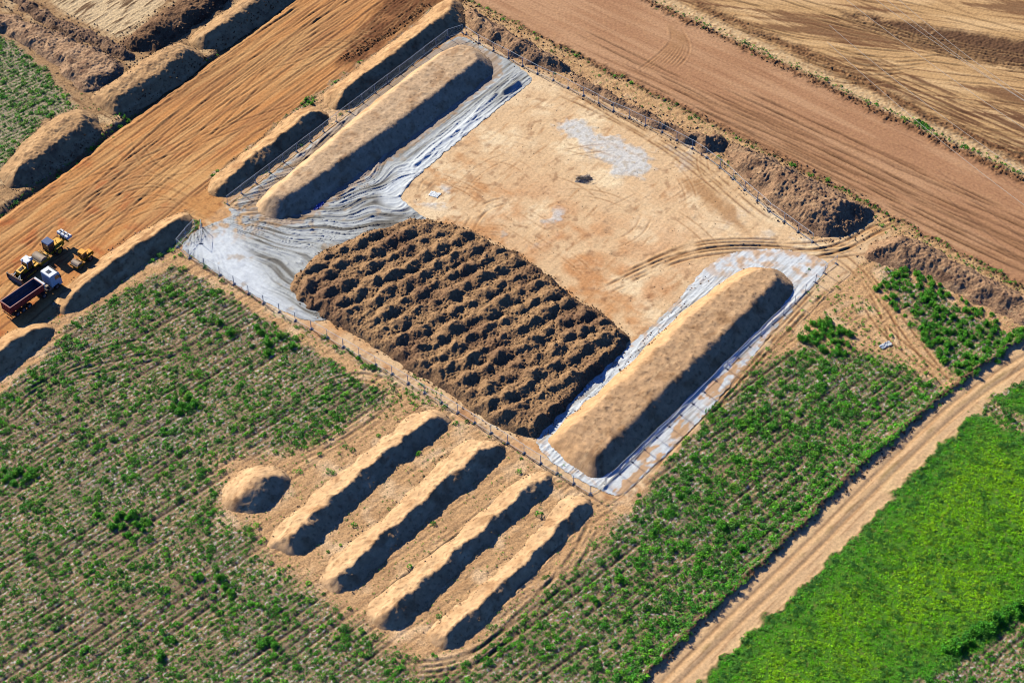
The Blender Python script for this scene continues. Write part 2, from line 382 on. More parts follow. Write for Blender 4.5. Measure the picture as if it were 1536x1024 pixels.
# lower dark worked band with cross lugs
band = sst(-1.5, 1.5, sdf(wx, wy, PL([(1100, 45), (1170, 60), (1230, 80), (1330, 95), (1420, 130), (1536, 165), (1700, 225), (1700, 345), (1536, 250), (1400, 185), (1250, 110)])))
cr = mix(cr, C(112, 76, 52), .9 * band * sst(-.2, .3, sF + .4 * nB)); hr = hr + band * .13 * sF
over(W['far'], cr, hr)
# sandy verge between strip and yard, cloddy dark edges
vg = np.exp(-(pdist(X, Y, PL([(820, -84), (1000, 4), (1250, 122), (1536, 258), (1760, 362)])) / 1.7) ** 4)
over(.9 * vg, mix(mix(base(C(214, 178, 132)), C(170, 128, 88), sst(.1, .5, nC)), C(240, 215, 175), .5 * sst(.2, .6, nD)), .12 * nC + .08 * nD + .1)
for pts, wd, hgt in (([(820, -72), (978, 6), (1250, 136), (1536, 272), (1760, 380)], 1.0, .34), ([(690, -2), (760, 30), (900, 100), (1110, 206), (1310, 312), (1536, 432), (1760, 545)], .9, .3), ([(1050, 10), (1250, 100), (1400, 180), (1536, 240), (1760, 330)], 1.4, .22)):
    g = np.exp(-(pdist(wx, wy, PL(pts)) / wd) ** 2)
    col = mix(col, mix(base(C(112, 76, 50)), C(170, 122, 82), sst(0, .5, nC)), .85 * g)
    Hg = Hg + g * (hgt * (.5 + .9 * nC + .7 * nD))
# sandy crest strip between the berms and the graded strip
g = np.exp(-(pdist(wx, wy, PL([(700, 6), (880, 104), (1110, 216), (1310, 325), (1400, 372), (1536, 444), (1760, 560)])) / 1.6) ** 4)
over(.8 * g, mix(base(C(206, 164, 116)), C(160, 118, 80), sst(0, .5, nC)), .1 * nC + .06 * nD)

# ---- farm track
sT_a = angle((1000, 1010), (1400, 625)); UT, VT = rot(X, Y, sT_a)
sT = fbm(UT / 9, VT / .45, 3, 95)
ct = base(C(216, 176, 132)); ct = mix(ct, C(174, 132, 94), .7 * sst(.05, .5, sT)); ct = mix(ct, C(224, 186, 138), sst(0, .5, nB))
tcl = smooth_line(PL([(925, 1105), (1005, 1024), (1085, 945), (1200, 837), (1300, 737), (1400, 640), (1460, 590), (1536, 540), (1700, 455)]))
dt = pdist(X, Y, tcl)
ht = .04 * sT + .02 * nD - .10 * np.exp(-((dt - .95) / .3) ** 2)
ct = mix(ct, C(134, 112, 66), .6 * np.exp(-(dt / .32) ** 2) * sst(-.25, .2, nB)); ht = ht + .05 * np.exp(-(dt / .4) ** 2)
ct = mix(ct, C(178, 130, 84), .4 * np.exp(-((dt - .95) / .35) ** 2))
over(W['track'], ct, ht - .05)
eg = smooth_line(PL([(875, 1105), (958, 1024), (1058, 922), (1108, 876), (1178, 812), (1268, 717), (1338, 656), (1408, 597), (1447, 568), (1536, 503), (1700, 415)]))
g = np.exp(-(pdist(wx * .4 + X * .6, wy * .4 + Y * .6, eg) / .6) ** 2)
col = mix(col, C(104, 76, 56), .85 * g); Hg = Hg + g * (.62 + .22 * nC + .15 * nD)
eg2 = smooth_line(PL([(1050, 1026), (1112, 960), (1182, 900), (1262, 825), (1332, 755), (1392, 690), (1452, 634)]))
g = np.exp(-(pdist(wx, wy, eg2) / .45) ** 2)
col = mix(col, C(122, 90, 58), .6 * g); Hg = Hg + g * (.16 + .25 * nC)

# ---- meadow soil
cm = mix(base(C(84, 130, 40)), C(130, 122, 66), .6 * sst(.2, .5, nC)); 
over(np.maximum(W['meadow'], W['meadow2']), cm, .06 * nC)
pth = np.exp(-(pdist(wx, wy, PL([(1462, 610), (1500, 632), (1560, 664), (1700, 745)])) / .55) ** 2) + np.exp(-(pdist(wx, wy, PL([(1480, 598), (1515, 618), (1560, 640), (1700, 715)])) / .5) ** 2)
over(np.clip(pth, 0, 1), base(C(208, 170, 122)), -.03 + .03 * nC)

# ---- ditch and spoil along the haul road's upper-left side
ditch = smooth_line(PL([(-260, 516), (0, 322), (95, 256), (190, 180), (300, 102), (432, 3), (640, -152)]))
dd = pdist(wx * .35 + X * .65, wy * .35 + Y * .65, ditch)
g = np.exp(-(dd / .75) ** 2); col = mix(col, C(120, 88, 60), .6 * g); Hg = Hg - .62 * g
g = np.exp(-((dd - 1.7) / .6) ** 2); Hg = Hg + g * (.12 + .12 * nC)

# ---- named wheel tracks
BR = C(132, 88, 52); LT = C(222, 178, 122)
for pts in ([(130, 300), (215, 265), (275, 280), (318, 312), (360, 335)], [(90, 345), (190, 290), (250, 285), (300, 318), (345, 335)], [(60, 330), (200, 250), (330, 190), (460, 90)],
            [(205, 195), (212, 235), (240, 262), (300, 250)], [(170, 330), (250, 300), (290, 318), (335, 345)], [(500, 40), (560, 60), (600, 40), (640, -20)], [(420, 80), (500, 62), (560, 80)],
            [(400, 110), (470, 92), (540, 50), (580, 0)], [(0, 440), (80, 380), (180, 330), (260, 290)]):
    line_track(pts, 2.1, .2, .045, BR, LT, .5)
for pts in ([(700, 350), (712, 325), (730, 308), (770, 298)], [(640, 300), (632, 280), (655, 262)], [(950, 410), (1010, 382), (1060, 370), (1120, 368), (1200, 372), (1290, 360)], [(900, 440), (990, 395), (1060, 376), (1150, 372), (1240, 384), (1300, 375)],
            [(930, 420), (1020, 374), (1090, 362), (1190, 366)], [(1180, 380), (1250, 378), (1300, 350), (1345, 325)], [(1200, 385), (1270, 370), (1320, 340), (1360, 330)],
            [(870, 140), (930, 178), (990, 210), (1060, 255), (1120, 310), (1170, 345)], [(830, 135), (900, 165), (980, 208), (1040, 250), (1100, 300)],
            [(1350, 540), (1330, 470), (1300, 420), (1270, 390), (1240, 375)], [(1420, 575), (1370, 510), (1320, 440), (1290, 400)], [(1440, 590), (1380, 540), (1330, 500), (1290, 440)],
            [(1215, 440), (1150, 510), (1090, 575), (1030, 640), (960, 715)], [(1240, 425), (1180, 490), (1120, 550), (1050, 630)]):
    line_track(pts, 1.7, .22, .09, C(132, 88, 56), LT, .85)
for pts in ([(0, 640), (80, 570), (180, 545), (300, 520)], [(0, 605), (70, 560), (160, 525), (240, 510)], [(440, 690), (500, 660), (560, 620), (600, 590)], [(900, 770), (860, 850), (760, 950), (700, 1000), (600, 1015)], [(560, 985), (640, 1005), (720, 985), (800, 920)]):
    line_track(pts, 1.8, .26, .13, C(120, 92, 64), C(190, 152, 110), .6)
rq = np.random.default_rng(77)
for k in range(34):
    px, py = rq.uniform(660, 1120), rq.uniform(170, 400); a = rq.normal(.55, .7); L = rq.uniform(40, 130); cv = rq.normal(0, .5)
    pts = [(px + L * (t - .5) * math.cos(a + cv * (t - .5)), py + .72 * L * (t - .5) * math.sin(a + cv * (t - .5))) for t in (0, .33, .66, 1)]
    line_track(pts, 1.9, .17, .035, C(164, 116, 76), C(240, 206, 160), rq.uniform(.3, .7))
# field-edge furrows that run beside the windrows
for pts in ([(410, 840), (520, 745), (690, 600)], [(478, 880), (600, 770), (770, 650)], [(560, 910), (700, 800), (850, 690)], [(640, 985), (760, 890), (880, 765)], [(440, 610), (520, 560), (590, 575)], [(460, 640), (560, 590), (600, 570)]):
    line_track(pts, 1.5, .24, .13, C(134, 98, 64), C(216, 178, 130), .6)
# ruts of the turning loop in the far yard
for k in range(7):
    line_track([(1170 + k * 9, 92 - k * 5), (1240 + k * 11, 124 - k * 6), (1310 + k * 13, 128 - k * 7), (1350 + k * 13, 116 - k * 6)], 0, .25, .07, C(118, 80, 50), C(218, 176, 120), .6)
for k in range(9):
    line_track([(950 + k * 7, 110), (985 + k * 6, 85), (1010 + k * 3, 60), (1000, 30 - k * 2)], 0, .22, .07, C(140, 94, 60), C(206, 160, 112), .5)
# entrance apron between road and fabric
over(.75 * sst(-.6, .6, sdf(wx, wy, PL([(278, 300), (310, 285), (352, 318), (346, 330), (318, 338), (296, 322)]))), mix(base(C(202, 142, 84)), C(160, 106, 62), sst(0, .4, nC)), .03 * nC)
print('ground colours', time.time() - T0)

# keep the soil low under the fabric sheets
SHEET_L = smooth_poly(PL([(341, 311), (440, 236), (560, 145), (672, 60), (694, 53), (720, 68), (765, 90), (800, 116), (796, 125), (758, 155), (720, 186), (660, 236), (622, 268), (598, 295), (618, 312), (650, 335), (640, 380), (560, 430), (500, 480), (462, 482), (430, 471), (380, 444), (330, 413), (290, 387), (268, 371), (292, 346), (330, 330), (348, 322)]), 1)
SHEET_R = smooth_poly(PL([(800, 656), (838, 617), (880, 575), (930, 530), (975, 490), (1012, 455), (1040, 420), (1060, 398), (1100, 376), (1160, 372), (1215, 380), (1243, 392), (1240, 406), (1212, 440), (1180, 475), (1150, 510), (1120, 548), (1060, 622), (1010, 672), (960, 720), (932, 746), (905, 738), (870, 722), (835, 700), (812, 680)]), 1)
sL = sdf(X, Y, SHEET_L); sR = sdf(X, Y, SHEET_R)
low = sst(-.3, .5, np.maximum(sL, sR))
Hg = Hg * (1 - low) + low * (np.minimum(Hg, 0) - .03)

# ---- split the sheet into its regions
face = grid_faces(NX, NY)
co = np.stack([X.ravel(), Y.ravel(), Hg.ravel()], -1); cc = col.reshape(-1, 3)
rid = np.zeros(X.shape, np.int8)
for i, k in enumerate(('upleft', 'haul', 'pad', 'strip', 'far', 'track', 'meadow', 'meadow2')): rid[W[k] > .5] = min(i + 1, 7)
rid[(leftfield > .5)] = 0
# keep only what the camera, plus a step to each side, could see
zc = (Y - CAMY) * math.cos(DEP) + ALT * math.sin(DEP); xc = np.abs(X) / zc; yc = ((Y - CAMY) * math.sin(DEP) - ALT * math.cos(DEP)) / zc
vis = (xc < .318) & (np.abs(yc) < .214)
fx = (face[:, 0] % NX); fy = face[:, 0] // NX
fv = vis[fy, fx]; fr = rid[fy, fx]
names = ['field', 'earthworks_ground', 'dirt_road', 'sandy_yard', 'graded_road', 'graded_ground', 'farm_track', 'meadow_ground']
mats = ['field', 'field', 'ground', 'ground', 'ground', 'ground', 'ground', 'field']
for i, nme in enumerate(names):
    s = fv & (fr == i)
    if s.any(): tag(sub_mesh(nme, co, face[s], cc, M[mats[i]]), kind='structure')
# ground beyond, out to the horizon
m, nt, b = new_mat('distant_soil'); b.inputs['Base Color'].default_value = A4(150, 128, 92); b.inputs['Roughness'].default_value = .95
nz = nt.nodes.new('ShaderNodeTexNoise'); nz.inputs['Scale'].default_value = .03; rp = nt.nodes.new('ShaderNodeValToRGB')
rp.color_ramp.elements[0].position = .4; rp.color_ramp.elements[1].position = .6
rp.color_ramp.elements[0].color = A4(92, 112, 52); rp.color_ramp.elements[1].color = A4(176, 140, 98)
tcn = nt.nodes.new('ShaderNodeTexCoord'); nt.links.new(tcn.outputs['Object'], nz.inputs['Vector']); nt.links.new(nz.outputs['Fac'], rp.inputs[0]); nt.links.new(rp.outputs[0], b.inputs['Base Color'])
q = 6000.0
tag(mesh_np('ground', np.array([(-q, -q, -1.0), (q, -q, -1.0), (q, q, -1.0), (-q, q, -1.0)]), np.array([[0, 1, 2, 3]]), m), kind='structure')
print('ground', time.time() - T0)

def ground_z(x, y):
    i = np.clip(((np.asarray(x) - xs[0]) / RES).astype(int), 0, NX - 1); j = np.clip(((np.asarray(y) - ys[0]) / RES).astype(int), 0, NY - 1)
    return Hg[j, i]

# ------------------------------------------------------------------ mounds of soil
MOUNDS = []
def blur(h, n):
    for _ in range(n):
        p = np.pad(h, 1, mode='edge'); h = (p[:-2, 1:-1] + p[2:, 1:-1] + p[1:-1, :-2] + p[1:-1, 2:] + 2 * h) / 6
    return h
def mound(name, label, cat, poly, hmax, slope=38, c=((205, 162, 114), (176, 132, 90), (224, 186, 140)), rough=.10, mat='sand', res=.2, axis=AV2, nb=1, seed=0, group=None, warp=.5, gouge=0.0, tread=0.0, lump=.10, toe=None, lit=None):
    poly = smooth_poly(poly, 2)
    xa = min(p[0] for p in poly) - 1.5; xb = max(p[0] for p in poly) + 1.5; ya = min(p[1] for p in poly) - 1.5; yb = max(p[1] for p in poly) + 1.5
    gx = np.arange(xa, xb, res, dtype=f32); gy = np.arange(ya, yb, res, dtype=f32)
    A, B = np.meshgrid(gx, gy); s = seed * 31
    Aw, Bw = A + warp * perlin(A / 3, B / 3, s), B + warp * perlin(A / 3, B / 3, s + 1)
    d = sdf(Aw, Bw, poly)
    u, v = rot(A, B, axis)
    hm = hmax * (1 + lump * fbm(A / 5, B / 5, 2, s + 2))
    k = 7.0; t = np.sign(d) * slope_field(Aw, Bw, poly, slope, (lit or slope) + 2)
    h = -np.log(np.exp(-k * np.clip(t, -2, 12)) + np.exp(-k * hm)) / k
    h = blur(h, nb)
    n1 = fbm(A / 1.6, B / 1.6, 3, s + 3); n2 = fbm(A / .55, B / .55, 2, s + 4); n3 = fbm(A / 4, B / 4, 3, s + 5)
    am = np.clip(h / (.5 * hmax), .25, 1)
    h = h + am * rough * (1.2 * n1 + .9 * n2)
    if gouge: h = h + am * gouge * fbm(u / .9, v / 5, 2, s + 6) * (1 - .7 * np.clip(h / hmax - .75, 0, .25) * 4)
    if tread: h = h + tread * np.clip(h / hmax, 0, 1) * sst(.15, .5, perlin(u / .5, v / 1.6, s + 7))
    cl = base_like(A, C(*c[0])); cl = mix(cl, C(*c[1]), sst(0, .5, n3 + .5 * n1)); cl = mix(cl, C(*c[2]), .8 * sst(.05, .5, fbm(u / 6, v / .9, 3, s + 8)))
    cl = mix(cl, C(*[int(q * .72) for q in c[1]]), .6 * sst(.2, .5, n2 + .4 * n1))
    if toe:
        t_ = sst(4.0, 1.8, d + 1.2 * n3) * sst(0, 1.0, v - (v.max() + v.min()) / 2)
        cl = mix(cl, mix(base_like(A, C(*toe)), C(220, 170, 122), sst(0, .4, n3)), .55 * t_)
    keep = d > -.45
    fc = grid_faces(len(gx), len(gy)); kf = keep.ravel()[fc].all(1)
    z = np.where(d < 0, np.minimum(h, -.02 + .4 * d), h) - .02
    p3 = np.stack([A.ravel(), B.ravel(), z.ravel()], -1)
    org = (sum(p[0] for p in poly) / len(poly), sum(p[1] for p in poly) / len(poly), 0)
    o = sub_mesh(name, p3, fc[kf], cl.reshape(-1, 3), M[mat], origin=org)
    tag(o, label, cat, group)
    MOUNDS.append((gx, gy, np.where(d > 0, z, -9), poly))
    return o
def base_like(A, c):
    a = np.empty(A.shape + (3,), f32); a[:] = c; return a
def top_z(x, y):
    z = ground_z(x, y).astype(f32)
    for gx, gy, h, _ in MOUNDS:
        r = gx[1] - gx[0]
        i = ((x - gx[0]) / r).astype(int); j = ((y - gy[0]) / r).astype(int)
        ok = (i >= 0) & (j >= 0) & (i < len(gx)) & (j < len(gy))
        hz = np.full(x.shape, -9.0, f32); hz[ok] = h[j[ok], i[ok]]; z = np.maximum(z, hz)
    return z

WIN = ((204, 170, 134), (184, 146, 110), (214, 182, 146))
mound('soil_windrow', 'long flat-topped windrow of sandy soil on the grey fabric beside the upper-left fence', 'earth mound',
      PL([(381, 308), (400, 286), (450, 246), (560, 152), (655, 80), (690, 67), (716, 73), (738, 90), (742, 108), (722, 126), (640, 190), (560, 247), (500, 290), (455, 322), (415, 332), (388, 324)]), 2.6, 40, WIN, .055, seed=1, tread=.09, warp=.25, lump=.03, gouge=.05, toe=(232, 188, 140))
mound('soil_windrow', 'flat-topped windrow of sandy soil ringed by white fabric at the right end of the site', 'earth mound',
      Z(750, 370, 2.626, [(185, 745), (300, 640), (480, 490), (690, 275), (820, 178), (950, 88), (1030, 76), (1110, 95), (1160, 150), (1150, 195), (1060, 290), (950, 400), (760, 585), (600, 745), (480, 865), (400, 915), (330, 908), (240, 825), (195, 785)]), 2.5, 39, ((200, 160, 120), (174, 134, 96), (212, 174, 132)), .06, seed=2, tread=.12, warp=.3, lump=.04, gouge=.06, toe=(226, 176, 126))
NAT = ((212, 170, 126), (186, 143, 102), (226, 188, 142))
zz = (300, 580, 2.438)
mound('soil_windrow', 'rounded windrow of sandy soil beside the small round heap in the field', 'earth mound',
      Z(*zz, [(240, 560), (330, 460), (500, 320), (640, 210), (760, 110), (840, 75), (900, 95), (925, 130), (860, 185), (745, 268), (655, 350), (545, 450), (440, 558), (375, 612), (310, 615), (250, 592)]), 2.25, 38.5, NAT, .19, seed=3, group='rounded soil windrows in the field', tread=.07, lump=.12, warp=.55, lit=25, gouge=.10)
mound('soil_windrow', 'rounded sandy windrow in the field, second from the small round heap', 'earth mound',
      Z(*zz, [(430, 680), (520, 590), (700, 450), (850, 300), (960, 200), (1030, 185), (1110, 212), (1125, 240), (1055, 308), (885, 440), (725, 580), (565, 738), (510, 760), (450, 738)]), 2.25, 38.5, NAT, .19, seed=4, group='rounded soil windrows in the field', tread=.07, lump=.12, warp=.55, lit=25, gouge=.10)
mound('soil_windrow', 'rounded sandy windrow in the field, third from the small round heap', 'earth mound',
      Z(*zz, [(605, 810), (680, 740), (850, 610), (1050, 440), (1180, 320), (1250, 300), (1305, 330), (1265, 395), (1135, 500), (965, 650), (805, 820), (725, 895), (660, 888), (610, 852)]), 2.25, 38.5, NAT, .19, seed=5, group='rounded soil windrows in the field', tread=.07, lump=.12, warp=.55, lit=25, gouge=.10)
mound('soil_windrow', 'rounded sandy windrow in the field, farthest from the small round heap', 'earth mound',
      Z(*zz, [(830, 885), (930, 805), (1100, 665), (1250, 505), (1330, 402), (1390, 392), (1450, 428), (1405, 498), (1265, 630), (1135, 768), (995, 900), (920, 962), (870, 966), (830, 935)]), 2.15, 38.5, NAT, .19, seed=6, group='rounded soil windrows in the field', tread=.07, lump=.12, warp=.55, lit=25, gouge=.10)
mound('soil_heap', 'small round heap of sandy soil alone in the weedy field', 'earth mound',
      Z(*zz, [(72, 395), (125, 312), (215, 278), (300, 295), (340, 335), (296, 405), (235, 455), (150, 470), (90, 445)]), 2.2, 37, NAT, .12, seed=7, warp=.4, nb=4, lit=28, gouge=.06)
BER = ((200, 156, 110), (166, 123, 84), (218, 178, 130))
mound('soil_berm', 'long sandy berm behind the upper-left fence, reaching the far corner', 'earth berm',
      PL([(482, 140), (505, 125), (576, 72), (630, 30), (660, 2), (684, -4), (697, 12), (699, 36), (690, 46), (668, 56), (600, 108), (528, 160), (505, 168), (490, 158)]), 2.6, 39, BER, .12, seed=8, gouge=.12, lit=27, warp=.35)
mound('soil_berm', 'short sandy berm behind the upper-left fence, next to the site entrance', 'earth berm',
      PL([(308, 280), (330, 256), (400, 203), (438, 167), (470, 157), (498, 174), (490, 186), (420, 238), (345, 295), (322, 297)]), 2.4, 39, BER, .14, seed=9, gouge=.12, warp=.5, lit=27)
mound('soil_berm', 'long sandy berm between the parked machines and the weedy field', 'earth berm',
      PL([(82, 446), (110, 420), (156, 383), (200, 353), (262, 320), (282, 317), (293, 336), (264, 364), (234, 384), (156, 440), (104, 473), (84, 468)]), 2.5, 39, BER, .11, seed=10, gouge=.10, warp=.3, lit=27)
mound('soil_berm', 'short berm at the left picture edge, behind the dark-red tipper trailer', 'earth berm',
      PL([(-70, 555), (-20, 520), (30, 488), (62, 481), (80, 488), (84, 497), (62, 517), (0, 568), (-70, 620)]), 2.4, 39, BER, .11, seed=11, gouge=.10, lit=27, warp=.3)
GRY = ((186, 146, 104), (152, 118, 86), (204, 166, 122))
z2 = (0, 0, 3.413)
mound('soil_berm', 'grooved berm with a steep dark face, nearest the left field beyond the dirt road', 'earth berm',
      Z(*z2, [(-10, 880), (60, 790), (260, 600), (390, 555), (450, 560), (530, 640), (520, 695), (300, 865), (110, 965), (30, 965)]), 2.5, 41, GRY, .2, seed=12, gouge=.26, warp=.4, lit=28, res=.17)
mound('soil_berm', 'grooved flat-topped berm beyond the dirt road, middle one of its row', 'earth berm',
      Z(*z2, [(455, 490), (600, 395), (890, 205), (1000, 245), (1058, 290), (1020, 345), (830, 485), (640, 595), (560, 590), (480, 535)]), 2.5, 41, GRY, .2, seed=13, gouge=.26, warp=.3, lit=30, res=.17)
mound('soil_berm', 'smooth-faced berm beyond the dirt road, running out at the top of the picture', 'earth berm',
      Z(*z2, [(935, 205), (1100, 95), (1270, -30), (1500, -190), (1640, -110), (1490, 10), (1300, 140), (1130, 255), (1090, 255), (1030, 262)]), 2.5, 40, GRY, .18, seed=14, gouge=.1, warp=.35, lit=28)
RUB = ((152, 118, 92), (118, 90, 70), (184, 148, 114))
mound('rubble_ridge', 'broad ridge of dark lumpy soil beside the green field corner, upper left', 'earth mound',
      PL([(-60, -10), (-20, 12), (30, 30), (85, 48), (140, 70), (185, 92), (195, 112), (160, 135), (118, 140), (92, 112), (60, 78), (20, 58), (-60, 30)]), 1.5, 36, ((184, 146, 112), (138, 104, 80), (204, 166, 130)), .22, 'rough', .16, seed=15, warp=1.2, lump=.5)
mound('rubble_ridge', 'narrow strip of dark clods along the pale bench, upper left', 'earth mound',
      PL([(25, -20), (60, 15), (130, 45), (190, 68), (205, 84), (190, 94), (165, 84), (100, 56), (40, 26), (5, -10)]), 1.0, 38, RUB, .26, 'rough', .16, seed=16, warp=1.0, lump=.5)
mound('dark_soil_ridge', 'dark brown lumpy ridge of topsoil at the top left, behind the grooved berm', 'earth mound',
      PL([(178, 62), (212, 42), (258, 8), (300, -35), (360, -40), (350, 0), (296, 40), (256, 64), (222, 82), (196, 78)]), 1.9, 38, ((136, 102, 74), (104, 76, 56), (164, 126, 92)), .26, 'humus', .16, seed=17, warp=1.0, lump=.5)
T = ((172, 134, 102), (138, 104, 80), (198, 160, 122))
mound('rubble_berm', 'cloddy brown berm behind the far corner of the fence', 'earth berm',
      PL([(694, 20), (706, 12), (760, 46), (820, 80), (860, 99), (852, 108), (835, 109), (800, 101), (760, 83), (722, 60), (703, 44)]), 2.4, 41, T, .28, 'rough', .16, AV1, seed=18, warp=.8, lump=.5)
mound('rubble_berm', 'long narrow cloddy berm behind the middle of the far fence', 'earth berm',
      PL([(852, 106), (880, 121), (950, 158), (1040, 202), (1086, 206), (1096, 216), (1086, 226), (1068, 231), (1028, 216), (985, 192), (925, 161), (866, 133)]), 2.4, 41, T, .30, 'rough', .16, AV1, seed=19, warp=.8, lump=.5)
mound('rubble_berm', 'big cloddy berm with a sheer end behind the far fence, next to the gateway', 'earth berm',
      PL([(1078, 222), (1105, 213), (1150, 233), (1230, 273), (1290, 303), (1312, 318), (1302, 336), (1275, 352), (1235, 360), (1200, 346), (1160, 312), (1110, 266)]), 2.8, 34, T, .34, 'rough', .16, AV1, seed=20, warp=.8, lump=.3)
mound('rubble_berm', 'cloddy berm above the dense green weeds at the right picture edge', 'earth berm',
      Z(1086, 300, 3.413, [(710, 260), (860, 165), (1000, 200), (1200, 320), (1536, 480), (2000, 720), (2000, 870), (1536, 635), (1350, 560), (1050, 405), (850, 345), (740, 305)]), 2.3, 33, T, .30, 'rough', .16, AV1, seed=21, warp=.8, lump=.35)
print('mounds', time.time() - T0)

# ------------------------------------------------------------------ dark stockpile of tipped heaps
pile = Z(430, 310, 2.898, [(15, 330), (60, 275), (120, 215), (200, 175), (275, 150), (370, 105), (470, 85), (500, 66), (560, 55), (640, 62), (720, 82), (830, 118), (900, 163), (1010, 208), (1090, 268), (1150, 308), (1220, 378), (1300, 428), (1380, 468), (1450, 528), (1492, 580), (1455, 645), (1385, 705), (1295, 785), (1225, 865), (1155, 945), (1090, 1003), (1020, 995), (930, 965), (840, 910), (760, 855), (690, 800), (610, 750), (560, 735), (470, 670), (380, 610), (340, 580), (280, 550), (220, 515), (130, 465), (88, 442), (38, 402)])
def make_pile():
    res = .15
    xa = min(p[0] for p in pile) - 1; xb = max(p[0] for p in pile) + 1; ya = min(p[1] for p in pile) - 1; yb = max(p[1] for p in pile) + 1
    gx = np.arange(xa, xb, res, dtype=f32); gy = np.arange(ya, yb, res, dtype=f32); A, B = np.meshgrid(gx, gy)
    d = sdf(A + .5 * perlin(A / 2, B / 2, 301), B + .5 * perlin(A / 2, B / 2, 302), pile)
    cx = sum(p[0] for p in pile) / len(pile); cy = sum(p[1] for p in pile) / len(pile)
    ax = math.radians(-38); bx = math.radians(38)
    r = np.random.default_rng(3); cand = []
    DU, DV = 3.45, 3.35
    for i in range(-22, 23):
        for j in range(-22, 23):
            s = i * DU + r.normal(0, .2) + .35 * math.sin(j * 1.9); t = j * DV + r.normal(0, .2) + .3 * math.sin(i * 1.3)
            cand.append((cx + s * math.cos(ax) + t * math.cos(bx), cy + s * math.sin(ax) + t * math.sin(bx)))
    cand = np.array(cand, f32); din = sdf(cand[:, 0], cand[:, 1], pile); cand = cand[din > .75]
    print('heaps', len(cand))
    n0 = fbm(A / 3.5, B / 3.5, 2, 310)
    best = np.full(A.shape, -9.0, f32); own = np.zeros(A.shape, np.int32)
    wx2 = A + .6 * perlin(A / 1.7, B / 1.7, 303) + .16 * perlin(A / .6, B / .6, 308); wy2 = B + .6 * perlin(A / 1.7, B / 1.7, 304) + .16 * perlin(A / .6, B / .6, 309)
    for k, (hx, hy) in enumerate(cand):
        H0 = r.uniform(1.75, 2.4); th = bx + r.normal(0, .14)
        dx, dy = wx2 - hx, wy2 - hy
        a_ = dx * math.cos(th) + dy * math.sin(th); b_ = -dx * math.sin(th) + dy * math.cos(th)
        rr_ = np.sqrt((a_ * .62) ** 2 + (b_ * 1.12) ** 2 + .04)
        h = H0 - .78 * (rr_ - .2) - .14 * b_ * r.uniform(-.2, 1)
        up = h > best; best = np.where(up, h, best); own = np.where(up, k, own)
    best = np.maximum(best, 1.12 + .5 * n0)
    k = 5.0; t = 1.15 * d
    h = -np.log(np.exp(-k * np.clip(t, -2, 8)) + np.exp(-k * best)) / k
    h = blur(h, 1)
    n1 = fbm(A / .9, B / .9, 3, 305); n2 = fbm(A / .38, B / .38, 2, 306); n3 = fbm(A / 9, B / 9, 2, 307)
    valley = sst(1.7, .9, best)
    h = h + np.clip(h, .2, 1) * (.20 * n1 + (.15 + .16 * valley) * n2)
    cl = base_like(A, C(170, 131, 94)); cl = mix(cl, C(142, 107, 80), sst(-.1, .45, n3 + .5 * n1)); cl = mix(cl, C(190, 150, 106), .7 * sst(.0, .5, n1 - .4 * n3)); cl = mix(cl, C(84, 60, 46), .5 * sst(.1, .5, n2))
    z = np.where(d < 0, np.minimum(h, .4 * d), h)
    MOUNDS.append((gx, gy, np.where(d > 0, z, -9), pile))
    fc = grid_faces(len(gx), len(gy)); kf = (d > -.4).ravel()[fc].all(1); fc = fc[kf]; fo = own.ravel()[fc[:, 0]]
    p3 = np.stack([A.ravel(), B.ravel(), z.ravel()], -1); c3 = cl.reshape(-1, 3)
    root = empty('soil_stockpile', (cx, cy, 0))
    tag(root, 'wide dark brown stockpile of many tipped soil heaps in the middle of the site', 'stockpile')
    order = np.argsort(cand[:, 1]); near = set(order[:100].tolist())          # the hundred nearest heaps are parts, the rest one body
    s = ~np.isin(fo, list(near))
    o = sub_mesh('farther_heaps', p3, fc[s], c3, M['humus'], origin=(cx, cy, 0)); o.parent = root; o.location = (0, 0, 0); o['kind'] = 'stuff'
    for k in sorted(near):
        s = fo == k
        if s.sum() < 6: continue
        o = sub_mesh('tipped_heap', p3, fc[s], c3, M['humus'], origin=(float(cand[k][0]), float(cand[k][1]), 0)); o.parent = root
        o.location = (float(cand[k][0]) - cx, float(cand[k][1]) - cy, 0)
make_pile()
print('pile', time.time() - T0)

# ------------------------------------------------------------------ fabric sheets
def sheet(name, label, poly, fn, res=.16, hole=None):
    xa = min(p[0] for p in poly) - 1; xb = max(p[0] for p in poly) + 1; ya = min(p[1] for p in poly) - 1; yb = max(p[1] for p in poly) + 1
    gx = np.arange(xa, xb, res, dtype=f32); gy = np.arange(ya, yb, res, dtype=f32); A, B = np.meshgrid(gx, gy)
    d = sdf(A + .25 * perlin(A / 1.2, B / 1.2, 401), B + .25 * perlin(A / 1.2, B / 1.2, 402), poly)
    h, cl, keep = fn(A, B, d)
    z = .035 + h * sst(0, .5, d)
    fc = grid_faces(len(gx), len(gy)); kf = (keep & (d > 0)).ravel()[fc].all(1)
    org = (sum(p[0] for p in poly) / len(poly), sum(p[1] for p in poly) / len(poly), 0)
    return tag(sub_mesh(name, np.stack([A.ravel(), B.ravel(), z.ravel()], -1), fc[kf], cl.reshape(-1, 3), M['fabric'], origin=org), label, 'ground sheet')
def fold(u, v, seed, sharp=.16):
    n = perlin(u, v, seed); return np.clip(1 - np.abs(n) / sharp, 0, 1) ** 1.5
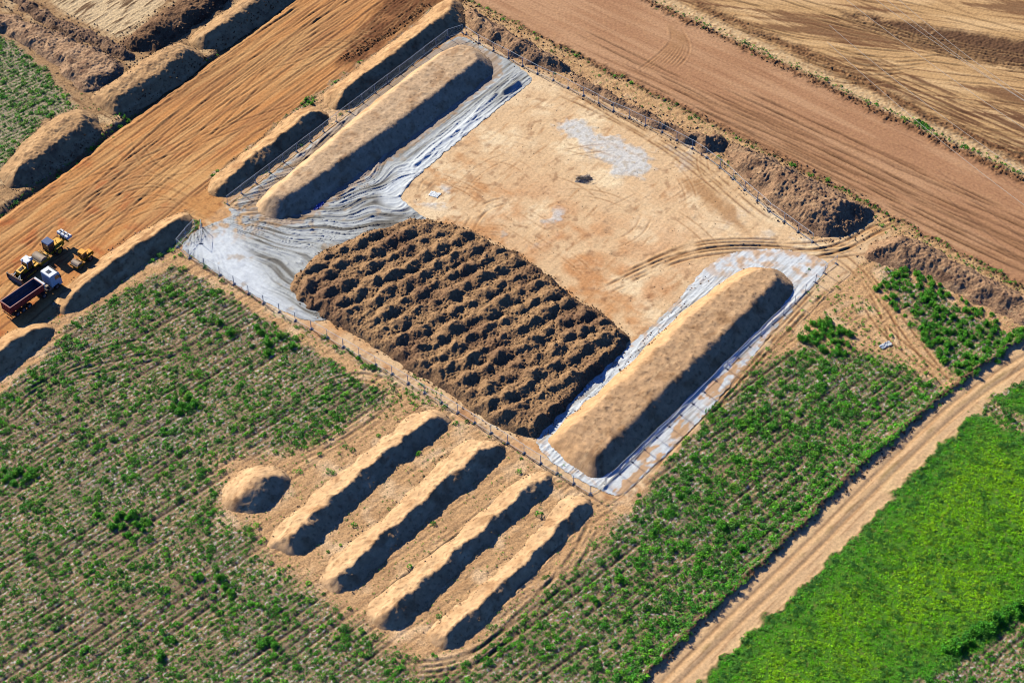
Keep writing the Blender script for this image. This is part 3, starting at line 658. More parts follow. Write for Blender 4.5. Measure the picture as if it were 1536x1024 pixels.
def left_fn(A, B, d):
    ex, ey = P(285, 318)
    dx, dy = A - ex, B - ey; r = np.sqrt(dx * dx + dy * dy) + .01; th = np.arctan2(dy, dx)
    th = th + .10 * perlin(A / 9, B / 9, 410) + .25 * np.sin(r / 11.0) * .5
    u, v = rot(A, B, AV2)
    fan = sst(46, 34, r) 
    far_ = sst(.25, .5, np.arctan2(dy, dx))
    fr = fold(th * 15, r / 13, 411, .16) * .8 + fold(th * 30, r / 8, 412, .2) * .6 + fold(th * 46, r / 5, 422, .2) * .35
    er0 = pdist(A, B, PL([(796, 124), (758, 154), (720, 185), (660, 235), (622, 267), (599, 294)]))
    fs = (fold(v / 1.1, u / 9, 413, .2) * .6 + fold(v / .6, u / 6, 414, .2) * .45) * (.22 + .78 * sst(6.5, 3.5, er0))
    ff = fr * fan + fs * (1 - fan)
    q = sdf(A, B, PL([(268, 372), (340, 330), (380, 380), (420, 440), (470, 490), (400, 470)]))          # calm pale corner
    calm = sst(-1.5, 2.5, q); ff = ff * (1 - .7 * calm)
    str_ = fbm(th * 18, r / 14, 3, 415) * fan + fbm(v / .8, u / 14, 3, 416) * (1 - fan)
    cl = base_like(A, C(186, 188, 188)); cl = mix(cl, C(150, 148, 142), sst(-.2, .4, str_)); cl = mix(cl, C(104, 98, 90), .85 * sst(.0, .4, str_) * (.35 + .65 * fan))
    cl = mix(cl, C(218, 222, 226), calm * .9)
    cl = mix(cl, C(172, 142, 104), .55 * sst(.25, .5, fbm(A / 3, B / 3, 3, 417)) * fan)
    cl = mix(cl, C(204, 158, 104), .8 * sst(9, 2, pdist(A, B, PL([(330, 318), (352, 322)]))) * sst(-.2, .4, fbm(A / 1.5, B / 1.5, 2, 418)))
    er = pdist(A, B, PL([(796, 124), (758, 154), (720, 185), (660, 235), (622, 267), (599, 294)]))        # bright rolled edge
    wide = sst(5.5, 1.5, er) * sst(-18, -2, u - rot(*P(690, 215), AV2)[0] - 40 + 60 * 0) 
    wide = sst(4.6, 2.4, er)
    cl = mix(cl, C(222, 226, 228), .8 * wide * (1 - sst(-6, 8, rot(A, B, AV2)[0] - rot(*P(730, 160), AV2)[0])))
    cl = mix(cl, C(232, 230, 224), .85 * np.exp(-(er / .35) ** 2))
    dirt = sst(.8, .0, sdf(A, B, PL([(381, 308), (450, 246), (560, 152), (655, 80), (690, 67), (738, 90), (742, 108), (640, 190), (500, 290), (455, 322), (415, 332)])) * -1 - 1.2 - .9 * perlin(A, B, 419))
    cl = mix(cl, C(176, 138, 98), .6 * dirt)
    h = .25 * ff + .05 * fbm(A / 2, B / 2, 2, 420) + .12 * np.exp(-(er / .3) ** 2)
    tk = pdist(A, B, PL([(776, 126), (765, 134), (756, 140)])); h = h + .75 * np.exp(-(tk / .55) ** 2)
    tk = pdist(A, B, PL([(742, 142), (700, 185), (660, 215), (620, 250)])); h = h + .3 * np.exp(-(tk / .4) ** 2) * (.6 + .6 * perlin(A / 2, B / 2, 421))
    return h, cl, np.ones(A.shape, bool)
def right_fn(A, B, d):
    u, v = rot(A, B, AV2); ar = AV2 - .03; u, v = rot(A, B, ar)
    outer = sdf(A, B, PL([(1260, 390), (1240, 410), (1150, 492), (1060, 575), (1010, 628), (925, 712), (905, 735), (940, 760), (1300, 430)]))
    ow = sst(-.3, .6, outer)
    ff = fold(v / .9, u / 8, 430, .2) * .6 + fold(v / .45, u / 5, 431, .2) * .4
    cl = base_like(A, C(218, 220, 221)); cl = mix(cl, C(182, 178, 172), sst(0, .45, fbm(v / .9, u / 9, 3, 432)))
    dn = fbm(v / 1.6, u / 5, 3, 433) + .45 * fbm(A / 1.3, B / 1.3, 2, 434)
    dirt = sst(.02, .22, dn) * ow * .9
    dirt = np.maximum(dirt, ow * .75 * sst(-.18, .12, dn) * sst(0, 12, B - P(1150, 500)[1]))
    near = sst(2.2, .2, d) * sst(.0, .3, fbm(A / 1.5, B / 1.5, 2, 435)); dirt = np.maximum(dirt, .6 * near)
    tip = sst(10, 2, pdist(A, B, PL([(1090, 378), (1150, 372), (1230, 392)]))); dirt = np.maximum(dirt, .8 * tip * sst(-.15, .3, fbm(A / 2.5, B / 2.5, 3, 436)))
    cl = mix(cl, C(206, 160, 112), dirt)
    hem = np.exp(-(np.abs(outer + .15) / .3) ** 2) * sst(-14, -6, -(B - P(1190, 455)[1]) - 8)
    h = .14 * ff * (1 - .7 * ow) * (1 - .75 * tip) + .03 * ff + .04 * fbm(A / 2, B / 2, 2, 437) + .22 * hem
    return h, cl, np.ones(A.shape, bool)
sheet('geotextile_sheet', 'grey wrinkled geotextile sheet spread from the site entrance round the left windrow', SHEET_L, left_fn)
sheet('geotextile_sheet', 'white dusty geotextile sheet round the right-hand windrow, with fence shadows on it', SHEET_R, right_fn)
print('sheets', time.time() - T0)

# ------------------------------------------------------------------ solid-shape helpers
class MB:
    def __init__(s): s.bm = bmesh.new()
    def box(s, c, d, bev=.0, rot=None):
        bm = bmesh.new(); bmesh.ops.create_cube(bm, size=1.0)
        for v in bm.verts: v.co = Vector((v.co.x * d[0], v.co.y * d[1], v.co.z * d[2]))
        if bev: bmesh.ops.bevel(bm, geom=bm.edges[:], offset=bev, segments=2, affect='EDGES', profile=.5)
        mt = Matrix.Translation(c)
        if rot: mt = mt @ rot.to_4x4()
        return s._add(bm, mt)
    def _add(s, bm, mt):
        bm.transform(mt); me = bpy.data.meshes.new('tmp'); bm.to_mesh(me); bm.free(); s.bm.from_mesh(me); bpy.data.meshes.remove(me); return s
    def cyl(s, a, b, r, r2=None, n=16, caps=True):
        a, b = Vector(a), Vector(b); bm = bmesh.new()
        bmesh.ops.create_cone(bm, cap_ends=caps, segments=n, radius1=r, radius2=r if r2 is None else r2, depth=(b - a).length)
        q = Vector((0, 0, 1)).rotation_difference(b - a)
        return s._add(bm, Matrix.Translation((a + b) / 2) @ q.to_matrix().to_4x4())
    def prism(s, prof, y0, y1, bev=.0):
        bm = bmesh.new()
        va = [bm.verts.new((x, y0, z)) for x, z in prof]; vb = [bm.verts.new((x, y1, z)) for x, z in prof]
        bm.faces.new(va); bm.faces.new(vb[::-1]); n = len(prof)
        for i in range(n): bm.faces.new((va[i], vb[i], vb[(i + 1) % n], va[(i + 1) % n])[::-1])
        bmesh.ops.recalc_face_normals(bm, faces=bm.faces[:])
        if bev: bmesh.ops.bevel(bm, geom=bm.edges[:], offset=bev, segments=2, affect='EDGES', profile=.5)
        return s._add(bm, Matrix.Identity(4))
    def frustum(s, b, t, bev=.0):
        """b, t: (x0,x1,y0,y1,z) bottom and top rectangles"""
        bm = bmesh.new(); vs = []
        for x0, x1, y0, y1, z in (b, t): vs.append([bm.verts.new(p) for p in ((x0, y0, z), (x1, y0, z), (x1, y1, z), (x0, y1, z))])
        bm.faces.new(vs[0][::-1]); bm.faces.new(vs[1])
        for i in range(4): bm.faces.new((vs[0][i], vs[0][(i + 1) % 4], vs[1][(i + 1) % 4], vs[1][i]))
        if bev: bmesh.ops.bevel(bm, geom=bm.edges[:], offset=bev, segments=2, affect='EDGES', profile=.5)
        return s._add(bm, Matrix.Identity(4))
    def build(s, name, mat, parent=None, loc=(0, 0, 0), smooth=False):
        me = bpy.data.meshes.new(name); s.bm.to_mesh(me); s.bm.free(); me.materials.append(mat)
        if smooth:
            for p in me.polygons: p.use_smooth = abs(p.normal.z) < 2
        o = bpy.data.objects.new(name, me); COL.objects.link(o); o.location = loc
        if parent: o.parent = parent
        return o
M['yellow'] = paint_mat('machine_yellow', (250, 184, 44), .4, dirt=.2)
M['orange'] = paint_mat('machine_orange_yellow', (255, 172, 30), .4, dirt=.2)
M['white'] = paint_mat('cab_white', (236, 238, 240), .35, dirt=.2)
M['maroon'] = paint_mat('trailer_red', (196, 62, 52), .45, dirt=.3)
M['rim_red'] = paint_mat('trailer_rim', (206, 150, 132), .5)
M['steel_in'] = paint_mat('worn_tipper_steel', (98, 108, 130), .4, .1, dirt=.45, dirtc=(92, 70, 56))
M['dark'] = paint_mat('chassis_black', (40, 40, 44), .6, dirt=.5, dirtc=(120, 92, 66))
M['tyre'] = paint_mat('tyre_rubber', (34, 34, 36), .85, dirt=.6, dirtc=(128, 98, 70))
M['hub'] = paint_mat('wheel_rim_steel', (150, 150, 150), .4, .4)
M['glass'] = paint_mat('tinted_glass', (30, 44, 52), .08, 0, dirt=.1, spec=.9)
M['blueroof'] = paint_mat('dark_blue_roof', (60, 92, 136), .5, dirt=.2)
M['drum'] = paint_mat('worn_drum_steel', (166, 152, 136), .5, .2, dirt=.7)
M['steel'] = paint_mat('worn_steel', (142, 134, 126), .45, .4, dirt=.6)
M['galv'] = paint_mat('galvanised_tube', (216, 220, 224), .5, .1, dirt=.1)
M['foot'] = paint_mat('fence_foot_slate', (92, 106, 124), .8, dirt=.3)
M['lamp'] = paint_mat('lamp_lens', (230, 190, 120), .2, dirt=.1)
M['redlamp'] = paint_mat('red_lamp_lens', (190, 40, 30), .3, dirt=.1)
M['wire'] = paint_mat('overhead_wire', (206, 196, 184), .5, .2, dirt=.05)
M['plastic'] = paint_mat('white_plastic_film', (222, 226, 228), .4, dirt=.15)
M['bluefilm'] = paint_mat('blue_film', (36, 84, 190), .4, dirt=.25)
M['stick'] = paint_mat('weathered_wood', (120, 104, 88), .8)

def wheel(parent, x, y, r, w, mat_rim='hub', n=24, dual=False):
    m = MB(); m.cyl((0, -w / 2, 0), (0, w / 2, 0), r, n=n)
    for s in (-1, 1): m.cyl((0, s * w / 2, 0), (0, s * (w / 2 + .02), 0), r * .93, r * .8, n=n)
    for k in range(20):
        a = k * 2 * math.pi / 20; m.box((r * 1.0 * math.cos(a), 0, r * 1.0 * math.sin(a)), (.05, w * .92, .07), 0, Matrix.Rotation(-a, 3, 'Y'))
    o = m.build('wheel', M['tyre'], parent, (x, y, r))
    m = MB()
    for s in (-1, 1): m.cyl((0, s * (w / 2 + .01), 0), (0, s * (w / 2 + .035), 0), r * .55, n=18); m.cyl((0, s * (w / 2 + .03), 0), (0, s * (w / 2 + .08), 0), r * .18, n=10)
    m.build('rim', M[mat_rim], o)
    return o

# ------------------------------------------------------------------ tipper lorry
def lorry():
    a, b = P(13, 475), P(79, 429)
    rz = math.atan2(b[1] - a[1], b[0] - a[0])
    r = empty('tipper_lorry', (a[0], a[1], 0), rz)
    tag(r, 'white-cab lorry with an empty dark-red tipper trailer, nearest the berm', 'lorry')
    m = MB()
    for y in (-.42, .42): m.box((3.4, y, 1.0), (6.8, .12, .26)); m.box((7.6, y, .92), (5.2, .1, .24))
    for x in (.3, 1.6, 3, 4.6, 6.2, 7.6, 9.2): m.box((x, 0, .98), (.12, .8, .16))
    m.box((6.9, 0, 1.2), (1.1, .9, .08)); m.box((7.9, 0, 1.08), (1.0, 2.3, .05))
    m.build('chassis', M['dark'], r)
    # open half-pipe body
    bm = bmesh.new(); L0, L1 = 0.0, 7.0
    outer = [(-1.24, 2.85), (-1.22, 1.9), (-1.0, 1.35), (-.5, 1.17), (.5, 1.17), (1.0, 1.35), (1.22, 1.9), (1.24, 2.85)]
    inner = [(y * .955, z + (.0 if z > 2 else .06)) for y, z in outer]
    ends = []
    for x in (L0, L1): ends.append([bm.verts.new((x, y, z)) for y, z in outer])
    for i in range(7): bm.faces.new((ends[0][i], ends[0][i + 1], ends[1][i + 1], ends[1][i]))
    bm.faces.new(ends[1])
    mb = MB(); mb._add(bm, Matrix.Identity(4))
    for x in np.linspace(.5, 6.6, 8):
        for s in (-1, 1): mb.box((x, s * 1.265, 2.2), (.09, .05, 1.25))
    body = mb.build('tipper_body', M['maroon'], r)
    bm = bmesh.new(); ends = []
    for x in (L0 + .06, L1 - .06): ends.append([bm.verts.new((x, y, z)) for y, z in inner])
    for i in range(7): bm.faces.new((ends[0][i + 1], ends[0][i], ends[1][i], ends[1][i + 1]))
    bm.faces.new(ends[1][::-1]); bm.faces.new(ends[0])
    mb = MB(); mb._add(bm, Matrix.Identity(4)); mb.build('inner_lining', M['steel_in'], body)
    mb = MB()
    for s in (-1, 1): mb.box((3.5, s * 1.235, 2.88), (7.1, .14, .1), .02)
    for x in (L0, L1): mb.box((x, 0, 2.88), (.12, 2.34, .1), .02)
    mb.build('top_rim', M['rim_red'], body)
    mb = MB(); mb.prism([(-.1, 1.2), (-.02, 1.2), (-.02, 2.82), (-.1, 2.82)], -1.2, 1.2)
    for y in (-.9, -.3, .3, .9): mb.box((-.13, y, 2.0), (.06, .08, 1.5))
    tg = mb.build('tailgate', M['maroon'], body)
    mb = MB(); mb.box((-.02, 0, .62), (.1, 2.4, .16)); mb.box((-.02, -.85, .8), (.08, .1, .3)); mb.box((-.02, .85, .8), (.08, .1, .3)); mb.build('bumper', M['dark'], r)
    for y in (-1.0, 1.0): MB().box((-.09, y, .72), (.05, .34, .12)).build('tail_light', M['redlamp'], r)
    # rolled cover and lifting ram at the headboard
    mb = MB(); mb.cyl((7.25, -1.25, 2.72), (7.25, 1.25, 2.72), .2, n=14); mb.box((7.22, 0, 2.2), (.1, 2.2, .9), .02); mb.build('cover_roll', M['white'], r, smooth=False)
    mb = MB(); mb.cyl((7.42, 0, 1.2), (7.36, 0, 2.6), .13, n=12); mb.build('lifting_ram', M['steel'], r)
    # tractor
    mb = MB(); mb.prism([(8.55, 1.0), (8.55, 3.3), (8.75, 3.42), (10.2, 3.38), (10.45, 3.15), (10.68, 2.1), (10.7, .55), (10.1, .55), (10.0, 1.05), (9.1, 1.05), (9.05, .95)], -1.22, 1.22, .06)
    cab = mb.build('cab', M['white'], r)
    mb = MB(); q = Matrix.Rotation(math.radians(-12), 3, 'Y'); mb.box((10.62, 0, 2.62), (.05, 2.16, .92), .0, q); mb.build('windscreen', M['glass'], cab)
    for s in (-1, 1): MB().prism([(9.45, 2.15), (9.45, 2.95), (10.2, 2.95), (10.42, 2.15)], s * 1.215, s * 1.24).build('side_window', M['glass'], cab)
    MB().box((9.3, 0, 3.43), (.75, .75, .07), .02).build('roof_hatch', M['glass'], cab)
    MB().box((10.3, 0, 3.42), (.2, 2.0, .14), .02).build('sun_visor', M['dark'], cab)
    for s in (-1, 1):
        mb = MB(); mb.box((10.45, s * 1.42, 2.45), (.12, .22, .6), .03); mb.box((10.42, s * 1.3, 2.75), (.05, .22, .05)); mb.build('mirror', M['dark'], cab)
        MB().box((10.72, s * .9, .82), (.05, .4, .2)).build('headlight', M['lamp'], cab)
    mb = MB(); mb.box((10.72, 0, 1.5), (.05, 1.7, .65)); mb.box((10.73, 0, .62), (.1, 2.4, .3), .03); mb.build('grille', M['dark'], cab)
    for s in (-1, 1):
        mb = MB(); mb.box((8.35, s * .95, .85), (.95, .5, .5), .1); mb.build('fuel_tank', M['steel'], r)
        for x in (9.55,): wheel(r, x, s * 1.05, .5, .32)
        mb = MB(); mb.cyl((6.9, s * .75, 1.08), (6.9, s * 1.24, 1.08), .56, n=18); 
        mb = None
        wheel(r, 6.75, s * .95, .5, .56)
        for x in (1.1, 2.35, 3.6): wheel(r, x, s * 1.0, .5, .38)
        mb = MB(); mb.box((6.75, s * .95, 1.1), (1.15, .6, .05), .02); mb.box((6.2, s * .95, .95), (.05, .6, .3)); mb.build('mudguard', M['dark'], r)
    mb = MB(); mb.box((8.05, .3, 1.28), (.5, .5, .34), .04); mb.box((8.05, -.45, 1.26), (.55, .5, .3), .04); mb.build('battery_box', M['drum'], r)
    return r
lorry()

# ------------------------------------------------------------------ bulldozer
def dozer():
    a, b = P(52, 400), P(18, 427)          # rear, front
    rz = math.atan2(b[1] - a[1], b[0] - a[0])
    r = empty('bulldozer', (a[0], a[1], 0), rz); tag(r, 'yellow crawler bulldozer with white cab roof beside the tipper trailer', 'bulldozer')
    for s in (-1, 1):
        prof = []
        for k in range(9): t = math.radians(90 + k * 22.5); prof.append((.45 + .45 * math.cos(t), .47 + .45 * math.sin(t)))
        for k in range(9): t = math.radians(-90 + k * 22.5); prof.append((3.2 + .42 * math.cos(t), .44 + .42 * math.sin(t)))
        y0, y1 = s * .72, s * 1.25
        m = MB(); m.prism(prof, min(y0, y1), max(y0, y1))
        for k in range(20):
            x = .45 + k * 2.75 / 19; m.box((x, s * .985, .02), (.05, .54, .06)); m.box((x, s * .985, .91), (.05, .54, .06))
        tr = m.build('crawler_track', M['dark'], r)
        m = MB(); m.box((1.8, s * 1.27, .45), (2.2, .05, .3), .02); m.build('track_frame', M['yellow'], tr)
    m = MB(); m.prism([(.0, .6), (.0, 1.45), (1.0, 1.5), (1.0, 1.25), (1.9, 1.25), (1.9, 1.75), (3.55, 1.55), (3.6, .65)], -.58, .58, .04)
    hull = m.build('hull', M['yellow'], r)
    for s in (-1, 1): MB().box((.35, s * .95, 1.15), (1.0, .5, .35), .04).build('fender', M['yellow'], r)
    m = MB(); m.box((2.75, 0, 1.68), (1.0, .5, .06), .01, Matrix.Rotation(math.radians(7), 3, 'Y')); m.build('engine_grille', M['dark'], hull)
    m = MB(); m.cyl((2.5, .2, 1.6), (2.5, .2, 2.25), .07, n=10); m.build('exhaust', M['dark'], hull)
    for s in (-1, 1): m = MB(); m.box((3.2, s * .6, 1.15), (.7, .03, .5)); m.build('side_grille', M['dark'], hull)
    m = MB(); m.frustum((.75, 1.95, -.72, .72, 1.25), (.7, 1.75, -.66, .66, 2.55), .05); cab = m.build('cab_glass', M['glass'], r)
    m = MB()
    for x0, x1 in ((.74, .7), (1.96, 1.76)):
        for s in (-1, 1): m.cyl((x0, s * .73, 1.25), (x1, s * .67, 2.6), .05, n=8)
    m.build('cab_pillars', M['white'], cab)
    m = MB(); m.prism([(.45, 2.56), (.55, 2.78), (1.55, 2.78), (1.95, 2.62), (1.95, 2.54)], -.8, .8, .05); m.box((.7, .35, 2.86), (.5, .5, .16), .05); m.box((1.75, .6, 2.8), (.2, .2, .12), .03); m.box((1.75, -.6, 2.8), (.2, .2, .12), .03)
    m.build('cab_roof', M['white'], cab)
    m = MB(); prof = []
    for k in range(7): t = math.radians(-40 + k * 13.3); prof.append((5.2 - 1.25 * math.cos(t) + .0, .72 + .95 * math.sin(t)))
    prof2 = [(x + .07, z) for x, z in prof][::-1]; prof = [(x + .28, z) for x, z in prof]; prof2 = [(x + .28, z) for x, z in prof2]
    m.prism(prof + prof2, -1.75, 1.75); m.box((4.45, 0, .12), (.2, 3.5, .12))
    for y in (-1.72, 1.72): m.box((4.45, y, .75), (.35, .06, 1.1))
    blade = m.build('dozer_blade', M['steel'], r)
    m = MB()
    for s in (-1, 1): m.cyl((1.6, s * .65, .55), (4.3, s * 1.0, .4), .1, n=8)
    m.build('push_arms', M['yellow'], r)
    for s in (-1, 1): m = MB(); m.cyl((3.1, s * .5, 1.35), (4.2, s * .55, .9), .07, n=8); m.cyl((3.7, s * .5, 1.1), (4.25, s * 1.15, .9), .06, n=8); m.build('hydraulic_ram', M['galv'], r)
    m = MB(); m.box((-.3, 0, .75), (.5, 1.3, .3), .04)
    for y in (-.5, 0, .5): m.box((-.55, y, .5), (.12, .1, .7), .02)
    m.build('ripper', M['yellow'], r)
dozer()

# ------------------------------------------------------------------ rollers
def roller(name, label, rear, front, sc, paint, roofmat, plates):
    a, b = P(*rear), P(*front); rz = math.atan2(b[1] - a[1], b[0] - a[0])
    r = empty(name, (a[0], a[1], 0), rz); tag(r, label, 'road roller'); r.scale = (sc, sc, sc)
    # x = 0 at the rear axle, drum ahead
    dr = MB(); dr.cyl((0, -1.05, 0), (0, 1.05, 0), .76, n=40)
    d = dr.build('drum', M['drum'], r, (3.0, 0, .76))
    for s in (-1, 1): MB().cyl((0, s * 1.05, 0), (0, s * 1.07, 0), .3, n=16).build('drum_hub', M['dark'], d)
    m = MB()
    for s in (-1, 1): m.prism([(2.0, .55), (2.0, 1.05), (3.75, 1.05), (3.9, .85), (3.9, .5)], s * 1.1 - .05, s * 1.1 + .07, .02)
    m.box((3.86, 0, .78), (.16, 2.3, .42), .03); m.box((2.08, 0, .82), (.22, 2.3, .5), .03); m.box((1.75, 0, .8), (.5, .7, .5), .05)
    m.build('drum_frame', M[paint], r)
    m = MB(); m.box((2.08, 0, 1.12), (.06, 2.0, .1)); m.box((3.86, 0, 1.03), (.06, 2.0, .08)); m.build('scraper_bar', M['steel'], r)
    m = MB(); m.prism([(-1.55, .8), (-1.5, 1.45), (-1.2, 1.72), (.35, 1.78), (.4, 1.2), (1.45, 1.2), (1.45, .62), (-1.2, .62)], -.62, .62, .06)
    eng = m.build('engine_hood', M[paint], r)
    m = MB(); m.box((-1.53, 0, 1.15), (.05, .9, .45)); m.box((-.5, .63, 1.3), (.7, .03, .4)); m.box((-.5, -.63, 1.3), (.7, .03, .4)); m.build('grille', M['dark'], eng)
    m = MB(); m.cyl((-.3, .3, 1.72), (-.3, .3, 2.3), .055, n=10); m.build('exhaust', M['dark'], eng)
    for s in (-1, 1): m = MB(); m.box((0, s * .92, 1.42), (1.3, .5, .06), .02); m.box((.65, s * .92, 1.2), (.06, .5, .46), .02); m.build('fender', M[paint], r)
    for s in (-1, 1): wheel(r, 0, s * .88, .72, .52, 'hub' if paint == 'orange' else 'yellow')
    m = MB(); m.frustum((.42, 1.5, -.74, .74, 1.2), (.46, 1.42, -.7, .7, 2.72), .03); cab = m.build('cab_glass', M['glass'], r)
    m = MB()
    for x0, x1 in ((.41, .45), (1.51, 1.43)):
        for s in (-1, 1): m.cyl((x0, s * .75, 1.18), (x1, s * .71, 2.74), .055, n=8)
    m.box((.97, .73, 1.35), (1.0, .05, .35)); m.box((.97, -.73, 1.35), (1.0, .05, .35)); m.box((1.5, 0, 1.32), (.05, 1.4, .22))
    m.build('cab_frame', M['dark' if roofmat != 'orange' else paint], cab)
    m = MB(); m.frustum((.25, 1.62, -.84, .84, 2.74), (.32, 1.52, -.76, .76, 2.9), .04); roof = m.build('cab_roof', M[roofmat], cab)
    for s in (-1, 1):
        MB().box((1.62, s * .6, 2.68), (.1, .2, .12), .02).build('work_light', M['lamp'], cab)
        m = MB(); m.box((1.7, s * 1.0, 2.1), (.06, .18, .3), .02); m.cyl((1.5, s * .73, 2.3), (1.7, s * .95, 2.25), .02, n=6); m.build('mirror', M['dark'], cab)
    m = MB()
    for y in (-.7, .7): m.box((1.85, y, 1.25), (.5, .05, .05)); m.cyl((2.05, y, 1.05), (2.05, y, 1.5), .025, n=6)
    m.box((2.05, 0, 1.5), (.05, 1.4, .05)); m.build('handrail', M[paint], r)
    if plates:
        m = MB(); m.box((-1.7, 0, 1.0), (.6, .35, .3), .04); m.box((-1.95, 0, 1.25), (.2, 2.3, .22), .04)
        for s in (-1, 1): m.cyl((-1.4, s * .3, .9), (-1.95, s * .5, 1.6), .08, n=8)
        carrier = m.build('plate_carrier', M['yellow'], r)
        for y in (-.82, 0, .82):
            m = MB(); m.prism([(-2.7, 1.6), (-2.8, 1.72), (-2.75, 2.05), (-1.9, 2.2), (-1.8, 2.05), (-1.82, 1.65)], y - .34, y + .34, .03)
            pl = m.build('compactor_plate', M['white'], r)
            m = MB(); m.box((-2.3, y, 2.2), (.3, .3, .16), .03); m.cyl((-2.0, y, 1.3), (-2.2, y, 1.7), .08, n=8); m.build('vibrator', M['steel'], pl)
roller('plate_roller', 'big yellow roller with dark-blue cab roof and three white plates raised behind', (83, 377), (60, 394), 1.12, 'yellow', 'blueroof', True)
roller('small_roller', 'small orange-yellow roller parked alone nearest the long berm', (131, 388), (117, 399), .80, 'orange', 'orange', False)
print('vehicles', time.time() - T0)

# ------------------------------------------------------------------ mesh fences
def panel_meshes():
    m = MB(); L, H = 3.5, 2.0
    for x in (.03, L - .03): m.cyl((x, 0, .05), (x, 0, H), .034, n=8)
    for z in (.15, H - .02): m.cyl((0, 0, z), (L, 0, z), .032, n=8)
    fr = m.build('fence_panel', M['galv'])
    m = MB()
    for k in range(1, 14): x = k * L / 14; m.cyl((x, 0, .15), (x, 0, H), .004, n=3, caps=False)
    for k in range(1, 6): z = .15 + k * 1.85 / 6; m.cyl((0, 0, z), (L, 0, z), .004, n=3, caps=False)
    wi = m.build('wire_mesh', M['galv'])
    m = MB(); m.box((0, 0, .08), (.26, .7, .15), .035); m.box((0, 0, .17), (.12, .3, .06), .02); ft = m.build('fence_foot', M['foot'])
    m = MB(); m.box((0, 0, 1.55), (.1, .07, .07), .01); cl = m.build('clamp', M['galv'])
    out = [o.data for o in (fr, wi, ft, cl)]
    for o in (fr, wi, ft, cl): bpy.data.objects.remove(o)
    return out
FR, WI, FT, CLP = panel_meshes()
def fence(label, posts, name='mesh_fence', clamps=True):
    pw = PL(posts); a0 = pw[0]; r = empty(name, (a0[0], a0[1], 0)); tag(r, label, 'fence')
    def add(nm, me, p, rz=0, sx=1, par=None):
        o = bpy.data.objects.new(nm, me); COL.objects.link(o); o.parent = par or r
        o.location = p; o.rotation_euler = (0, 0, rz); o.scale = (sx, 1, 1); return o
    for i, (p, q) in enumerate(zip(pw[:-1], pw[1:])):
        L = math.hypot(q[0] - p[0], q[1] - p[1]); rz = math.atan2(q[1] - p[1], q[0] - p[0])
        o = add('fence_panel', FR, (p[0] - a0[0], p[1] - a0[1], .04), rz + random.gauss(0, .004), L / 3.5)
        o.rotation_euler.x = random.gauss(0, .02)
        w = bpy.data.objects.new('wire_mesh', WI); COL.objects.link(w); w.parent = o
    for i, p in enumerate(pw):
        q = pw[min(i + 1, len(pw) - 1)]; s = pw[max(i - 1, 0)]
        rz = math.atan2(q[1] - s[1], q[0] - s[0])
        add('fence_foot', FT, (p[0] - a0[0], p[1] - a0[1], -.01), rz + random.gauss(0, .08))
        if 0 < i < len(pw) - 1: add('clamp', CLP, (p[0] - a0[0], p[1] - a0[1], 0), rz)
def lerp_posts(a, b, n): return [(a[0] + (b[0] - a[0]) * i / n, a[1] + (b[1] - a[1]) * i / n) for i in range(n + 1)]
A_ = []
pa, pb = P(341.5, 307), P(672, 57); nA_ = round(math.hypot(pa[0] - pb[0], pa[1] - pb[1]) / 3.5)
def inv(p):
    dx, dy, dz = p[0], p[1] - CAMY, -ALT
    zc_ = dy * math.cos(DEP) - dz * math.sin(DEP); yc_ = dy * math.sin(DEP) + dz * math.cos(DEP)
    return (768 + FPX * dx / zc_, 512 - FPX * yc_ / zc_)
fence('mesh fence along the upper-left side between the grey fabric and the sandy berms', [inv((pa[0] + (pb[0] - pa[0]) * i / nA_, pa[1] + (pb[1] - pa[1]) * i / nA_)) for i in range(nA_ + 1)] + [(694, 50)])
fence('mesh fence along the far side in front of the cloddy berms', [(698.7, 52), (717.8, 65.3), (739.7, 76.6), (762.5, 87.8), (783.6, 99.5), (806, 111), (829.5, 121), (852, 132.3), (875, 144), (897.5, 155.5), (920, 167), (944, 177), (967.7, 188.6), (992.7, 198.5), (1015, 210.5), (1038, 223), (1059.8, 236.7), (1080, 252), (1099.6, 268.8), (1117, 285), (1136, 301), (1154, 317.6), (1175.8, 332.5), (1197, 348), (1218.7, 363.7)])
fence('mesh fence at the right end, throwing barred shadows on white fabric', [(1254.7, 396), (1237, 410.3), (1223, 424), (1207.8, 438.8), (1191.9, 455.3), (1175, 472), (1157.8, 487), (1141, 503.5), (1124, 520), (1107, 537), (1090, 553.5), (1073, 570.7), (1055.8, 588), (1038.6, 605.5), (1020.6, 622.2), (1003, 639.5), (984, 656), (966, 674), (947.4, 693), (928.8, 710.4), (909.3, 727.6)])
D1 = [(266, 371), (284.5, 387), (306.5, 400), (329.7, 413), (351, 426.5), (373, 440.6), (395.6, 455), (419, 468), (443, 481), (467, 493.6), (491, 507), (514.7, 520.6), (538.4, 534.2), (563, 547.5), (588, 561), (612, 575), (636.8, 589.7), (661.8, 604)]
fence('long mesh fence between the weedy field and the dark stockpile', D1 + lerp_posts((661.8, 604), (885, 740.7), 9)[1:])
fence('short mesh fence across the entrance, at the foot of the long berm', [(266, 371), (279, 356), (293, 342)])
fence('open gate panel standing edge-on to the camera on the pale fabric', [(301.5, 366), (303, 342)], 'site_gate')
fence('single fence panel closing the corner below the right-hand windrow', [(886, 741.5), (908, 728.4)])
print('fences', time.time() - T0)

